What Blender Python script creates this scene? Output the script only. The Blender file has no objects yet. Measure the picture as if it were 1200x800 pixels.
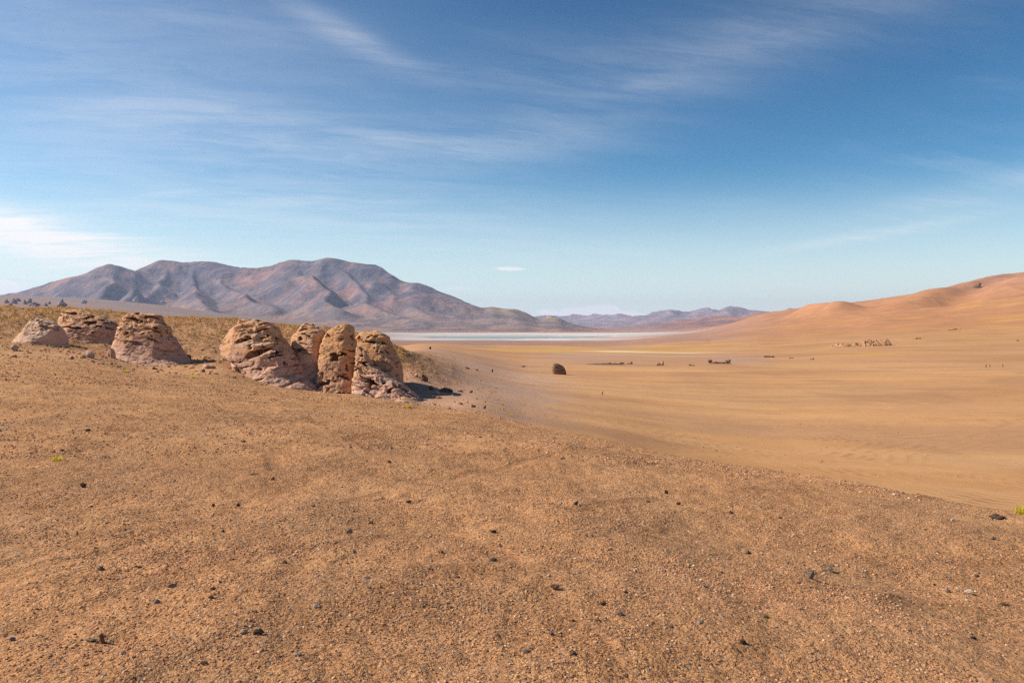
import bpy, math
import numpy as np

PI = math.pi
rng = np.random.default_rng(7)
C = bpy.context.scene.collection

# ------------------------------------------------------------------ camera model
F = 933.0                      # focal length in units of a 1200 px wide frame (28 mm)
PITCH = math.atan(20 / F)
EYE = 1.7
cp, sp = math.cos(PITCH), math.sin(PITCH)

def ray(px, py):
    x = (px - 600) / F
    y = -(py - 400) / F
    return np.array([x, cp + y * sp, -sp + y * cp])

def zat(px, py, r):
    """height relative to the eye seen at (px,py) at horizontal distance r"""
    d = ray(px, py)
    return r * d[2] / math.hypot(d[0], d[1])

def at_depth(px, py, Y):
    d = ray(px, py)
    return d * (Y / d[1])          # relative to the eye

# ------------------------------------------------------------------ numpy noise
def _hash(ix, iy, iz, seed):
    h = (ix.astype(np.uint32) * np.uint32(374761393)) ^ (iy.astype(np.uint32) * np.uint32(668265263)) \
        ^ (iz.astype(np.uint32) * np.uint32(2246822519)) ^ np.uint32((seed * 3266489917 + 12345) & 0xffffffff)
    h = (h ^ (h >> np.uint32(13))) * np.uint32(1274126177)
    return h ^ (h >> np.uint32(16))

_T = np.linspace(0, 2 * PI, 257)[:256]
_GX, _GY = np.cos(_T).astype(np.float32), np.sin(_T).astype(np.float32)

def noise2(x, y, seed=0):
    x = np.asarray(x, np.float64); y = np.asarray(y, np.float64)
    fx, fy = np.floor(x), np.floor(y)
    ix, iy = fx.astype(np.int64), fy.astype(np.int64)
    u, v = (x - fx).astype(np.float32), (y - fy).astype(np.float32)
    su, sv = u * u * u * (u * (u * 6 - 15) + 10), v * v * v * (v * (v * 6 - 15) + 10)
    z = np.zeros(1, np.int64)
    def g(i, j):
        k = (_hash(ix + i, iy + j, z, seed) & np.uint32(255)).astype(np.int64)
        return _GX[k] * (u - i) + _GY[k] * (v - j)
    a = g(0, 0); b = g(1, 0); c = g(0, 1); d = g(1, 1)
    return ((a + su * (b - a)) * (1 - sv) + (c + su * (d - c)) * sv) * 1.4

def noise3(x, y, z, seed=0):
    fx, fy, fz = np.floor(x), np.floor(y), np.floor(z)
    ix, iy, iz = fx.astype(np.int64), fy.astype(np.int64), fz.astype(np.int64)
    u, v, w = x - fx, y - fy, z - fz
    su, sv, sw = (t * t * t * (t * (t * 6 - 15) + 10) for t in (u, v, w))
    def g(i, j, k):
        h = _hash(ix + i, iy + j, iz + k, seed)
        a = (h & np.uint32(255)).astype(np.int64)
        zz = ((h >> np.uint32(8)) & np.uint32(255)).astype(np.float64) / 127.5 - 1
        s = np.sqrt(np.maximum(0, 1 - zz * zz))
        return _GX[a] * s * (u - i) + _GY[a] * s * (v - j) + zz * (w - k)
    def lerp(a, b, t): return a + t * (b - a)
    return lerp(lerp(lerp(g(0,0,0), g(1,0,0), su), lerp(g(0,1,0), g(1,1,0), su), sv),
                lerp(lerp(g(0,0,1), g(1,0,1), su), lerp(g(0,1,1), g(1,1,1), su), sv), sw) * 1.5

def fbm2(x, y, oct=4, seed=0, gain=.5, lac=2.03):
    s = 0; a = 1.0; f = 1.0
    for k in range(oct):
        s = s + a * noise2(x * f + 17.3 * k, y * f - 9.1 * k, seed + k); a *= gain; f *= lac
    return s

def ridge2(x, y, oct=4, seed=0, gain=.5):
    s = 0; a = 1.0; f = 1.0; w = 1.0
    for k in range(oct):
        n = 1 - np.abs(noise2(x * f + 7.7 * k, y * f + 3.1 * k, seed + k)) * 1.6
        n = np.clip(n, 0, 1) ** 2 * w
        s = s + n * a; w = np.clip(n * 1.6, 0, 1); a *= gain; f *= 2.05
    return s

def fbm3(x, y, z, oct=4, seed=0, gain=.5):
    s = 0; a = 1.0; f = 1.0
    for k in range(oct):
        s = s + a * noise3(x * f + 5.1 * k, y * f, z * f - 3.3 * k, seed + k); a *= gain; f *= 2.03
    return s

def sstep(a, b, x):
    t = np.clip((x - a) / (b - a), 0, 1)
    return t * t * (3 - 2 * t)

def pchip(xs, ys, x):
    xs = np.asarray(xs, float); ys = np.asarray(ys, float)
    h = np.diff(xs); d = np.diff(ys) / h
    m = np.zeros_like(ys)
    w1 = 2 * h[1:] + h[:-1]; w2 = h[1:] + 2 * h[:-1]
    ok = d[:-1] * d[1:] > 0
    with np.errstate(divide='ignore', invalid='ignore'):
        mm = (w1 + w2) / (w1 / d[:-1] + w2 / d[1:])
    m[1:-1] = np.where(ok, mm, 0)
    m[0] = d[0]; m[-1] = d[-1]
    i = np.clip(np.searchsorted(xs, x) - 1, 0, len(xs) - 2)
    x = np.clip(x, xs[0], xs[-1])
    t = (x - xs[i]) / h[i]
    return ((1 + 2*t) * (1-t)**2 * ys[i] + t * (1-t)**2 * h[i] * m[i]
            + t*t * (3 - 2*t) * ys[i+1] + t*t * (t-1) * h[i] * m[i+1])

# ------------------------------------------------------------------ the lie of the land
# For each bearing (given by the column it has in a 1200 px wide view): the ground's distance and height, from the feet to the plain.
# near ground | front crest | hollow | foot / valley | hill crest | valley | plain | salt basin
PROFILE = {
 -900: [(5,1),(14,1),(50,.9),(66,.8),(90,1),(130,6),(170,5),(500,10),(1200,30),(3000,90),(5200,130),(9300,200),(12500,260)],
}
def col(px, *nodes):
    PROFILE[px] = [(r, (v[0] if isinstance(v, tuple) else zat(px, v, r))) for r, v in nodes]
def Z(v): return (v,)
col(-300, (5,Z(-1.75)),(14,Z(-1.75)),(50,Z(-1.9)),(66,Z(-1.7)),(95,Z(.6)),(130,Z(3.4)),(175,Z(3.0)),(500,Z(8)),(1500,Z(30)),(3000,353),(5200,350),(9300,347),(12500,342))
col(0,    (5,Z(-1.75)),(14,Z(-1.85)),(48,424),(64,417),(90,388),(122,359.5),(160,Z(1.2)),(500,Z(4)),(1500,Z(22)),(3000,356),(5200,352.5),(9300,350),(12500,347))
col(90,   (5,Z(-1.75)),(14,Z(-1.9)),(50,426),(66,419),(92,391),(125,364.5),(165,Z(.6)),(500,Z(2)),(1500,Z(14)),(3000,360),(5200,357),(9300,354),(12500,350))
col(180,  (5,Z(-1.75)),(14,Z(-1.95)),(50,438),(66,437),(92,400),(125,371.5),(170,Z(-.2)),(500,Z(-2)),(1500,Z(2)),(3000,370),(5200,367),(9300,363),(12500,357))
col(250,  (5,Z(-1.75)),(14,Z(-2.0)),(48,443),(64,436),(90,403),(122,374.5),(170,Z(-1)),(500,Z(-6)),(1500,Z(-10)),(3000,380),(5200,377),(9300,372),(12500,366))
col(320,  (5,Z(-1.75)),(14,Z(-2.0)),(46,454),(65,452),(88,416),(115,379.5),(165,Z(-2.4)),(500,Z(-10)),(1500,Z(-22)),(3000,386),(5200,383),(9300,380),(12500,374))
col(400,  (5,Z(-1.76)),(14,Z(-2.05)),(42,463.5),(64,463),(85,425),(108,388),(160,Z(-4)),(500,Z(-14)),(1500,Z(-36)),(3000,394),(5200,392),(9300,385.5),(12500,381))
col(450,  (5,Z(-1.77)),(14,Z(-2.1)),(38,469),(64,469),(77,440),(98,401),(160,Z(-6)),(500,Z(-16)),(1500,Z(-44)),(3000,402),(4600,399.5),(9300,389.5),(12500,385))
col(500, (5,Z(-1.78)),(14,Z(-2.15)),(34,476.5),(48,477.5),(63,471),(88,430),(200,411),(500,404.5),(1300,402.5),(3000,Z(-78)),(4800,Z(-100)),(9300,Z(-100)),(12500,Z(-100)))
col(550, (5,Z(-1.79)),(14,Z(-2.2)),(31,484),(46,481),(64,468),(92,449),(200,421),(500,409),(1300,405),(3000,Z(-78)),(4800,Z(-100)),(9300,Z(-100)),(12500,Z(-100)))
col(620, (5,Z(-1.8)),(14,Z(-2.25)),(27,500),(42,498),(60,485),(90,465),(250,429),(520,414),(1300,406),(3000,Z(-78)),(4800,Z(-100)),(9300,Z(-100)),(12500,Z(-100)))
col(700, (5,Z(-1.8)),(12,Z(-2.2)),(23,515),(38,514),(58,500),(90,476),(250,431),(520,415),(1300,407),(3000,Z(-78)),(4800,Z(-100)),(9300,Z(-100)),(12500,Z(-100)))
col(800, (5,Z(-1.8)),(10,Z(-2.15)),(19,535),(33,Z(-5.9)),(52,524),(85,493),(260,431),(520,417),(1300,407),(3000,397),(5200,393),(9300,388.5),(12500,386))
col(900, (5,Z(-1.82)),(9,Z(-2.15)),(16.5,551),(30,Z(-6.4)),(50,539),(84,502),(260,433),(520,416),(1300,403),(2600,391),(4600,376),(6500,367),(9500,372))
col(1000, (5,Z(-1.84)),(8,Z(-2.15)),(14.5,566.5),(28,Z(-6.7)),(48,552),(82,506),(260,434),(520,413),(1200,400),(2400,387),(4000,368),(6000,355.5),(9000,362))
col(1100, (5,Z(-1.86)),(8,Z(-2.25)),(13,584.5),(27,Z(-7.0)),(46,567),(80,514),(260,434),(520,412),(1200,397),(2300,382),(3800,360),(5600,341.5),(8500,350))
col(1200, (5,Z(-1.9)),(7.5,Z(-2.25)),(12,604.5),(26,Z(-7.3)),(45,582),(78,522),(260,434),(520,412),(1150,396),(2200,378),(3600,350),(5200,320.5),(8000,330))
col(1350, (5,Z(-1.94)),(7,Z(-2.3)),(11,633),(25,Z(-7.6)),(44,600),(75,530),(260,434),(520,411),(1100,394),(2100,372),(3400,340),(5000,309),(8000,320))
col(1900, (5,Z(-2.0)),(7,Z(-2.4)),(10,Z(-3.2)),(25,Z(-8)),(44,Z(-10)),(75,Z(-11.5)),(260,Z(-12)),(520,Z(-10)),(1100,Z(0)),(2100,Z(60)),(3400,Z(200)),(5000,Z(420)),(8000,Z(380)))
PROFILE[-900] = [(r, z - 2.7) for r, z in PROFILE[-900]]
PX = sorted(PROFILE)
NR = np.array([[math.log(n[0]) for n in PROFILE[p]] for p in PX])
NZ = np.array([[n[1] for n in PROFILE[p]] for p in PX])
AZP = np.array([math.atan((p - 600) / F) for p in PX])

# radii of the sheet
rr = [0.6]
while rr[-1] < 3: rr.append(rr[-1] * 1.1)
while rr[-1] < 46000:
    r = rr[-1]
    if r < 400: d = min(r * r * .00105, .0065 * r)
    elif r < 2500: d = .010 * r
    elif r < 9000: d = .007 * r
    elif r < 22000: d = .0032 * r
    elif r < 36000: d = .006 * r
    else: d = .03 * r
    rr.append(r + d)
RAD = np.array(rr); LR = np.log(RAD)
dense = np.radians(np.arange(-37.5, 37.5001, .056))
mid1 = np.radians(np.arange(38, 62, .4)); far1 = np.radians(np.arange(63, 181, 3.0))
AZ = np.concatenate([-far1[::-1], -mid1[::-1], dense, mid1, far1[:-1]])
AZ = np.concatenate([AZ, [AZ[0] + 2 * PI]])
nA, nR = len(AZ), len(RAD)
base = np.zeros((nA, nR))
# wrap-around: behind the camera the two ends meet
azx = np.concatenate([[AZP[-1] - 2 * PI], AZP, [AZP[0] + 2 * PI]])
nodes_r = np.empty((nA, NR.shape[1])); nodes_z = np.empty((nA, NR.shape[1]))
for k in range(NR.shape[1]):
    nodes_r[:, k] = pchip(azx, np.concatenate([[NR[-1, k]], NR[:, k], [NR[0, k]]]), AZ)
    nodes_z[:, k] = pchip(azx, np.concatenate([[NZ[-1, k]], NZ[:, k], [NZ[0, k]]]), AZ)
for i in range(nA):
    xs = np.concatenate([[math.log(.5)], nodes_r[i], [math.log(50000)]])
    ys = np.concatenate([[-1.7], nodes_z[i], [nodes_z[i, -1]]])
    base[i] = pchip(xs, ys, LR)
GX = np.sin(AZ)[:, None] * RAD[None, :]
GY = np.cos(AZ)[:, None] * RAD[None, :]
LRG = np.broadcast_to(LR[None, :], GX.shape)

def line_feature(x, y, pts, L, p=1.0):
    """height of a crest line falling off sideways; pts (px, py, depth) -> world"""
    P = np.array([at_depth(a, b, c * 1000) for a, b, c in pts])
    best = np.full(x.shape, -1e9)
    for i in range(len(P) - 1):
        ax, ay, az = P[i]; bx, by, bz = P[i + 1]
        dx, dy = bx - ax, by - ay
        l2 = dx * dx + dy * dy
        t = np.clip(((x - ax) * dx + (y - ay) * dy) / l2, 0, 1)
        d = np.hypot(x - ax - t * dx, y - ay - t * dy)
        best = np.maximum(best, (az + (bz - az) * t + 130) * np.exp(-(d / L) ** p) - 130)
    return best

def smax(a, b, k):
    k = np.maximum(k * np.clip((np.maximum(a, b) + 110) / 400, 0, 1), .01)
    h = np.clip(.5 + .5 * (a - b) / k, 0, 1)
    return b + (a - b) * h + k * h * (1 - h)

# ---- the massif, on its own grid, then worn by running water
mx = np.arange(-15500, 4200, 28.0); my = np.arange(9600, 21500, 28.0)
MX, MY = np.meshgrid(mx, my, indexing='ij')
wx = MX + 260 * fbm2(MX / 1900, MY / 1900, 3, 40); wy = MY + 260 * fbm2(MX / 1900, MY / 1900, 3, 50)
crest = [(-200,352,15.5),(-60,349,15.5),(20,342,15.5),(55,332,15.5),(90,321,15.5),(130,308.5,15),(160,315,15.5),(188,303.5,16.2),(215,305,16.5),
         (250,304.5,16.5),(275,310,16),(300,312,16),(345,302,15.5),(366,304,15.3),(387,301,15.2),(405,303.5,15.1),(420,306,15),(437,309,15),(455,315,14.6),
         (470,325,14.3),(490,329.5,14),(510,339,13.8),(535,348,13.4),(556,358,13),(575,366,12.7),(600,373,12.3),(640,382,12),(680,388,12)]
H = line_feature(wx, wy, crest, 1750, 1.25)
for pts, L in [
    ([(345,304,15.5),(352,317,14.6),(366,318,13.6),(392,345,12.5),(413,361,11.8)], 620),
    ([(300,314,16),(322,323,15.0),(341,328,14.1),(362,346,13.1),(381,360,12.3)], 620),
    ([(250,308,16.4),(266,322,15.2),(283,331,14.2),(305,346,13.2),(325,358,12.5)], 560),
    ([(215,307,16.5),(222,325,15),(232,333,13.8),(252,360,12.3)], 720),
    ([(188,306,16.2),(178,322,15),(165,336,14),(150,350,13)], 560),
    ([(130,311,15),(128,325,14.2),(118,340,13)], 560),
    ([(387,302,15.2),(405,316,14.2),(428,336,13.2),(446,354,12.3),(480,370,11.4)], 640),
    ([(437,311,15),(449,329,13.9),(468,346,12.9),(505,365,11.8)], 600),
    ([(90,322,15.5),(80,334,14.5),(60,346,13.5)], 500),
    ([(155,331,13.2),(150,337,12.8)], 420), ([(500,336,13.9),(520,350,12.9),(560,369,12)], 560)]:
    H = smax(H, line_feature(wx, wy, pts, L * 1.15, 1.2) - 90 * np.clip((H + 60) / 300, 0, 1), 110)
for pts, L in [([(560,366,15.5),(577,355,15.5),(590,363,15.5),(603,359,15.5),(626,370,15.5)], 300),
               ([(628,376,14.5),(645,366,14.5),(662,376,14.5),(676,380,14.5)], 260)]:
    H = np.maximum(H, line_feature(MX + .3 * (wx - MX), MY + .3 * (wy - MY), pts, L, 1.1))
H = np.maximum(H, -130)
hf = np.clip((H + 130) / 1200, 0, 1)
H = H + hf ** .7 * (1.15 - .6 * hf) * (95 * (ridge2(wx / 2300, wy / 2300, 3, 60) - .75) + 42 * (ridge2(wx / 650, wy / 650, 4, 64) - .75)) * .9 + hf * 10 * fbm2(MX / 260, MY / 260, 3, 70)

def erode(H, cell, n, steps, seed):
    g = np.random.default_rng(seed); H = H.copy()
    nx, ny = H.shape
    px = g.uniform(2, nx - 3, n); py = g.uniform(2, ny - 3, n)
    vx = np.zeros(n); vy = np.zeros(n); sed = np.zeros(n); w = np.ones(n); Ho = H.copy()
    def samp(px, py):
        i = px.astype(int); j = py.astype(int); u = px - i; v = py - j
        a = H[i, j]; b = H[i+1, j]; c = H[i, j+1]; d = H[i+1, j+1]
        return a*(1-u)*(1-v)+b*u*(1-v)+c*(1-u)*v+d*u*v, (b-a)*(1-v)+(d-c)*v, (c-a)*(1-u)+(d-b)*u
    for s in range(steps):
        h, gx, gy = samp(px, py)
        vx = vx * .35 - gx * .65; vy = vy * .35 - gy * .65
        l = np.hypot(vx, vy) + 1e-6
        nx_ = np.clip(px + vx / l, 1, nx - 3); ny_ = np.clip(py + vy / l, 1, ny - 3)
        h2, _, _ = samp(nx_, ny_)
        dh = h - h2
        cap = np.maximum(dh, .3) * .55 * w * (1 + .02 * s)
        er = np.where(dh > 0, np.where(sed < cap, np.minimum((cap - sed) * .12, dh * .5), -(sed - cap) * .12), -np.minimum(sed, -dh))
        sed = sed + er
        i = px.astype(int); j = py.astype(int); u = px - i; v = py - j
        for a, b, k in ((0,0,(1-u)*(1-v)), (1,0,u*(1-v)), (0,1,(1-u)*v), (1,1,u*v)):
            np.add.at(H, (i + a, j + b), -er * k)
        np.clip(H, Ho - 60, Ho + 14, out=H)
        px, py = nx_, ny_; w = w * .985
    return H
for q in range(3):
    H = erode(H, 28, 45000, 70, 100 + q)
H0 = sum(np.roll(np.roll(H, i, 0), j, 1) for i in (-2, -1, 0, 1, 2) for j in (-2, -1, 0, 1, 2)) / 25
H = H0 + np.clip(H - H0, -14, 14)
Hs = H.copy()
for q in range(1):
    Hs[1:-1, 1:-1] = (H[1:-1, 1:-1] * 4 + H[:-2, 1:-1] + H[2:, 1:-1] + H[1:-1, :-2] + H[1:-1, 2:]) / 8
    H = Hs.copy()

# bring the worn skyline back to the height the range has on each bearing
sky_t = np.array([(-300,354),(-200,352),(-60,349),(0,345.5),(20,342.5),(55,332),(80,325),(100,321),(112,314),(130,308.5),(143,312),(155,316),(168,313),(188,304.5),(200,305),(215,307.5),(235,306),(250,306.5),(262,309),(275,312.5),
  (300,314),(318,311.5),(332,306),(345,303.5),(355,305.5),(366,306),(376,303),(387,301.5),(400,304),(412,307),(428,309),(440,310),(448,313),(458,320),(468,327),(478,330),(490,331),(500,334),(515,341),(535,348),(550,355),(560,359),(568,360.5),
  (577,358.5),(586,361),(594,361.5),(605,361.5),(616,366),(626,371),(634,373),(640,370.5),(646,369),(655,372),(664,376.5),(676,380),(700,384)])
ang_ = np.arctan2(MX, MY); elv_ = H / np.hypot(MX, MY)
pxc = np.arange(-300, 701, 4.0); fac = np.ones(len(pxc))
bi = np.round((600 + F * np.tan(ang_) + 300) / 4).astype(int); okb = (bi >= 0) & (bi < len(pxc))
top = np.full(len(pxc), -9.0); np.maximum.at(top, bi[okb], elv_[okb])
want = np.array([zat(p, np.interp(p, sky_t[:, 0], sky_t[:, 1]), 1.0) for p in pxc])
dd = 15000.0
fac = np.clip((want * dd + 130) / (top * dd + 130), .3, 1.6)
fac = np.convolve(np.pad(fac, 1, 'edge'), [.25, .5, .25], 'valid')
H = (H + 130) * np.interp(600 + F * np.tan(ang_), pxc, fac) - 130

def sample(Hg, x, y, x0, y0, c, fill):
    u = (x - x0) / c; v = (y - y0) / c
    ok = (u > 1) & (v > 1) & (u < Hg.shape[0] - 3) & (v < Hg.shape[1] - 3)
    u = np.where(ok, u, 2); v = np.where(ok, v, 2)
    i = u.astype(int); j = v.astype(int); u = u - i; v = v - j
    r = Hg[i, j]*(1-u)*(1-v) + Hg[i+1, j]*u*(1-v) + Hg[i, j+1]*(1-u)*v + Hg[i+1, j+1]*u*v
    return np.where(ok, r, fill)

kfar = np.searchsorted(RAD, 8500)
fx, fy = GX[:, kfar:], GY[:, kfar:]
front = np.abs(AZ)[:, None] < 1.2
mount = np.where(front, sample(H, fx, fy, mx[0], my[0], 28.0, -500), -500)
edgefade = sstep(-15400, -12500, fx) * sstep(21400, 19500, fy) * sstep(9700, 10500, fy)
mount = (mount + 130) * edgefade - 130
plate = np.full(fx.shape, -500.)
k2 = np.searchsorted(RAD[kfar:], 13000)
qx, qy = fx[:, k2:], fy[:, k2:]
wq = 900 * fbm2(qx / 4000, qy / 4000, 3, 80)
pl = line_feature(qx + wq, qy + wq, [(600,372,31),(660,370.5,31),(700,370,31),(740,370,30),(770,367.5,30),(792,364.5,30),(808,365.5,30),(824,360,30),
       (845,364.5,30),(862,360,30),(880,363,30),(905,364.5,30),(924,362,30),(938,366,30),(1000,372,30)], 2300, 1.0)
pl = smax(pl, line_feature(qx + wq, qy + wq, [(-120,356,33),(-40,352,33),(-8,345,33),(10,339.5,33),(28,345,33),(60,352,33)], 2600, 1.1), 40)
md = line_feature(qx + wq * .5, qy + wq * .5, [(700,381,19),(770,377,18.5),(830,373,18),(880,370,17),(930,366,16),(1000,363,15)], 2300, 1.2)
pl = smax(pl, md, 40)
pl = pl + np.clip((pl + 100) / 400, 0, 1) * (130 * (ridge2(qx / 2600, qy / 2600, 4, 90) - .6))
plate[:, k2:] = np.where(front, pl, -500)
z = base.copy()
zf = z[:, kfar:]
apron = np.maximum(zf, -100)
zf2 = smax(np.maximum(mount, -400), apron, 45)
is_mount = (mount > apron + 6)
zf3 = np.maximum(zf2, plate)
is_plate = plate > zf2 + 3
z[:, kfar:] = zf3

# relief of the near and middle ground, in world coordinates
r_ = RAD[None, :]
px_ = 600 + F * np.tan(np.clip(AZ, -1.3, 1.3))[:, None]
edge_r = np.exp(nodes_r[:, 2])[:, None]
plateau = 1 - sstep(.92, 1.75, r_ / edge_r + .35 * fbm2(GX / 3.5, GY / 3.5, 3, 270) * (r_ < 100))   # gravelly near ground
kn = np.searchsorted(RAD, 420)
gx, gy = GX[:, :kn], GY[:, :kn]
hump = np.zeros_like(z)
pn = plateau[:, :kn]
fade = sstep(1.2, 3.5, r_[:, :kn])
hump[:, :kn] = fade * (pn * (.050 * fbm2(gx / 1.1, gy / 1.1, 3, 1) + .014 * fbm2(gx / .22, gy / .22, 3, 5)
               + .10 * fbm2(gx / 6, gy / 6, 2, 9)) + (1 - pn) * (.02 * fbm2(gx / 3.0, gy / 3.0, 3, 12) + .14 * noise2(gx / 21, gy / 21, 15)))
hill = sstep(68, 84, r_) * (1 - sstep(160, 220, r_)) * (1 - sstep(470, 560, px_)) * (np.abs(AZ)[:, None] < 1.25)
hump[:, :kn] += hill[:, :kn] * (.22 * fbm2(gx / 2.0, gy / 2.0, 4, 21, .6) + .35 * fbm2(gx / 9, gy / 9, 2, 25))
z += hump
ka, kb = np.searchsorted(RAD, 250), np.searchsorted(RAD, 9500)
gx, gy = GX[:, ka:kb], GY[:, ka:kb]
amp = sstep(300, 1200, r_[:, ka:kb]) * (1 - sstep(8000, 9500, r_[:, ka:kb]))
basin = sstep(3800, 4700, r_[:, ka:kb]) * (1 - sstep(780, 860, px_))
z[:, ka:kb] += amp * (1 - basin) * (2.2 * fbm2(gx / 260, gy / 260, 4, 31))
# folds of the big hill on the east side
he = sstep(850, 980, px_) * sstep(2000, 3600, r_[:, ka:kb])
wxx = gx + 200 * fbm2(gx / 900, gy / 900, 2, 33); wyy = gy + 200 * fbm2(gx / 900, gy / 900, 2, 35)
z[:, ka:kb] += he * (12 * (ridge2(wxx / 1300, wyy / 1300, 4, 37) - .7) + 4 * (ridge2(wxx / 330, wyy / 420, 3, 39) - .7))
def bump(x, y, pts, L, hh, p=2.0):
    P = np.array([at_depth(a, 380, c * 1000) for a, c in pts]); best = np.full(x.shape, 1e9)
    for i in range(len(P) - 1):
        ax, ay, _ = P[i]; dx, dy = P[i+1][0] - ax, P[i+1][1] - ay
        t = np.clip(((x - ax) * dx + (y - ay) * dy) / (dx*dx + dy*dy), 0, 1)
        best = np.minimum(best, np.hypot(x - ax - t * dx, y - ay - t * dy))
    return hh * np.exp(-(best / L) ** p)
z[:, ka:kb] += bump(gx, gy, [(950,4.25),(970,4.1),(983,3.85)], 100, 60) + bump(gx, gy, [(1040,4.6),(1075,4.3),(1100,4.0)], 140, 18)
z[:, ka:kb] += bump(gx, gy, [(1165,4.7),(1140,4.4),(1105,4.1),(1075,3.7)], 170, 26) - bump(gx, gy, [(1192,4.6),(1168,4.25),(1130,3.9),(1100,3.5)], 110, 36)
WZ = z + EYE

def ground_z(x, y):
    x = np.asarray(x, float); y = np.asarray(y, float)
    a = np.arctan2(x, y); r = np.hypot(x, y)
    fi = np.interp(a, AZ, np.arange(nA)); fj = np.interp(r, RAD, np.arange(nR))
    i = np.clip(fi.astype(int), 0, nA - 2); j = np.clip(fj.astype(int), 0, nR - 2)
    u = fi - i; v = fj - j
    return WZ[i, j]*(1-u)*(1-v) + WZ[i+1, j]*u*(1-v) + WZ[i, j+1]*(1-u)*v + WZ[i+1, j+1]*u*v

def hit(px, py, rmin=3.0):
    """where the line of sight meets the ground"""
    d = ray(px, py); h = math.hypot(d[0], d[1])
    R = RAD[RAD > rmin]
    zz = ground_z(R * d[0] / h, R * d[1] / h) - EYE
    below = (R * d[2] / h) <= zz
    k = int(np.argmax(below)) if below.any() else len(R) - 1
    r = R[k]
    if k > 0:
        f0 = R[k-1]*d[2]/h - zz[k-1]; f1 = R[k]*d[2]/h - zz[k]
        if f0 > f1: r = R[k-1] + (R[k] - R[k-1]) * f0 / (f0 - f1)
    x, y = r * d[0] / h, r * d[1] / h
    return x, y, float(ground_z(x, y))

# ------------------------------------------------------------------ mesh helper
def mesh_obj(name, V, Q, mat, parent=None, smooth=True, attrs=None):
    me = bpy.data.meshes.new(name)
    V = np.asarray(V, np.float32); Q = np.asarray(Q, np.int32)
    me.vertices.add(len(V)); me.vertices.foreach_set('co', V.ravel())
    k = Q.shape[1]
    me.loops.add(Q.size); me.loops.foreach_set('vertex_index', Q.ravel())
    me.polygons.add(len(Q))
    me.polygons.foreach_set('loop_start', np.arange(0, Q.size, k, dtype=np.int32))
    me.polygons.foreach_set('use_smooth', np.full(len(Q), smooth))
    for an, (typ, arr) in (attrs or {}).items():
        at = me.attributes.new(an, typ, 'POINT')
        at.data.foreach_set('color' if typ == 'FLOAT_COLOR' else 'value', np.asarray(arr, np.float32).ravel())
    me.update(); me.validate() if False else None
    me.materials.append(mat)
    o = bpy.data.objects.new(name, me); C.objects.link(o)
    if parent: o.parent = parent
    return o

def tag(o, label=None, cat=None, group=None, kind=None):
    if label: o['label'] = label
    if cat: o['category'] = cat
    if group: o['group'] = group
    if kind: o['kind'] = kind
    return o

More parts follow.
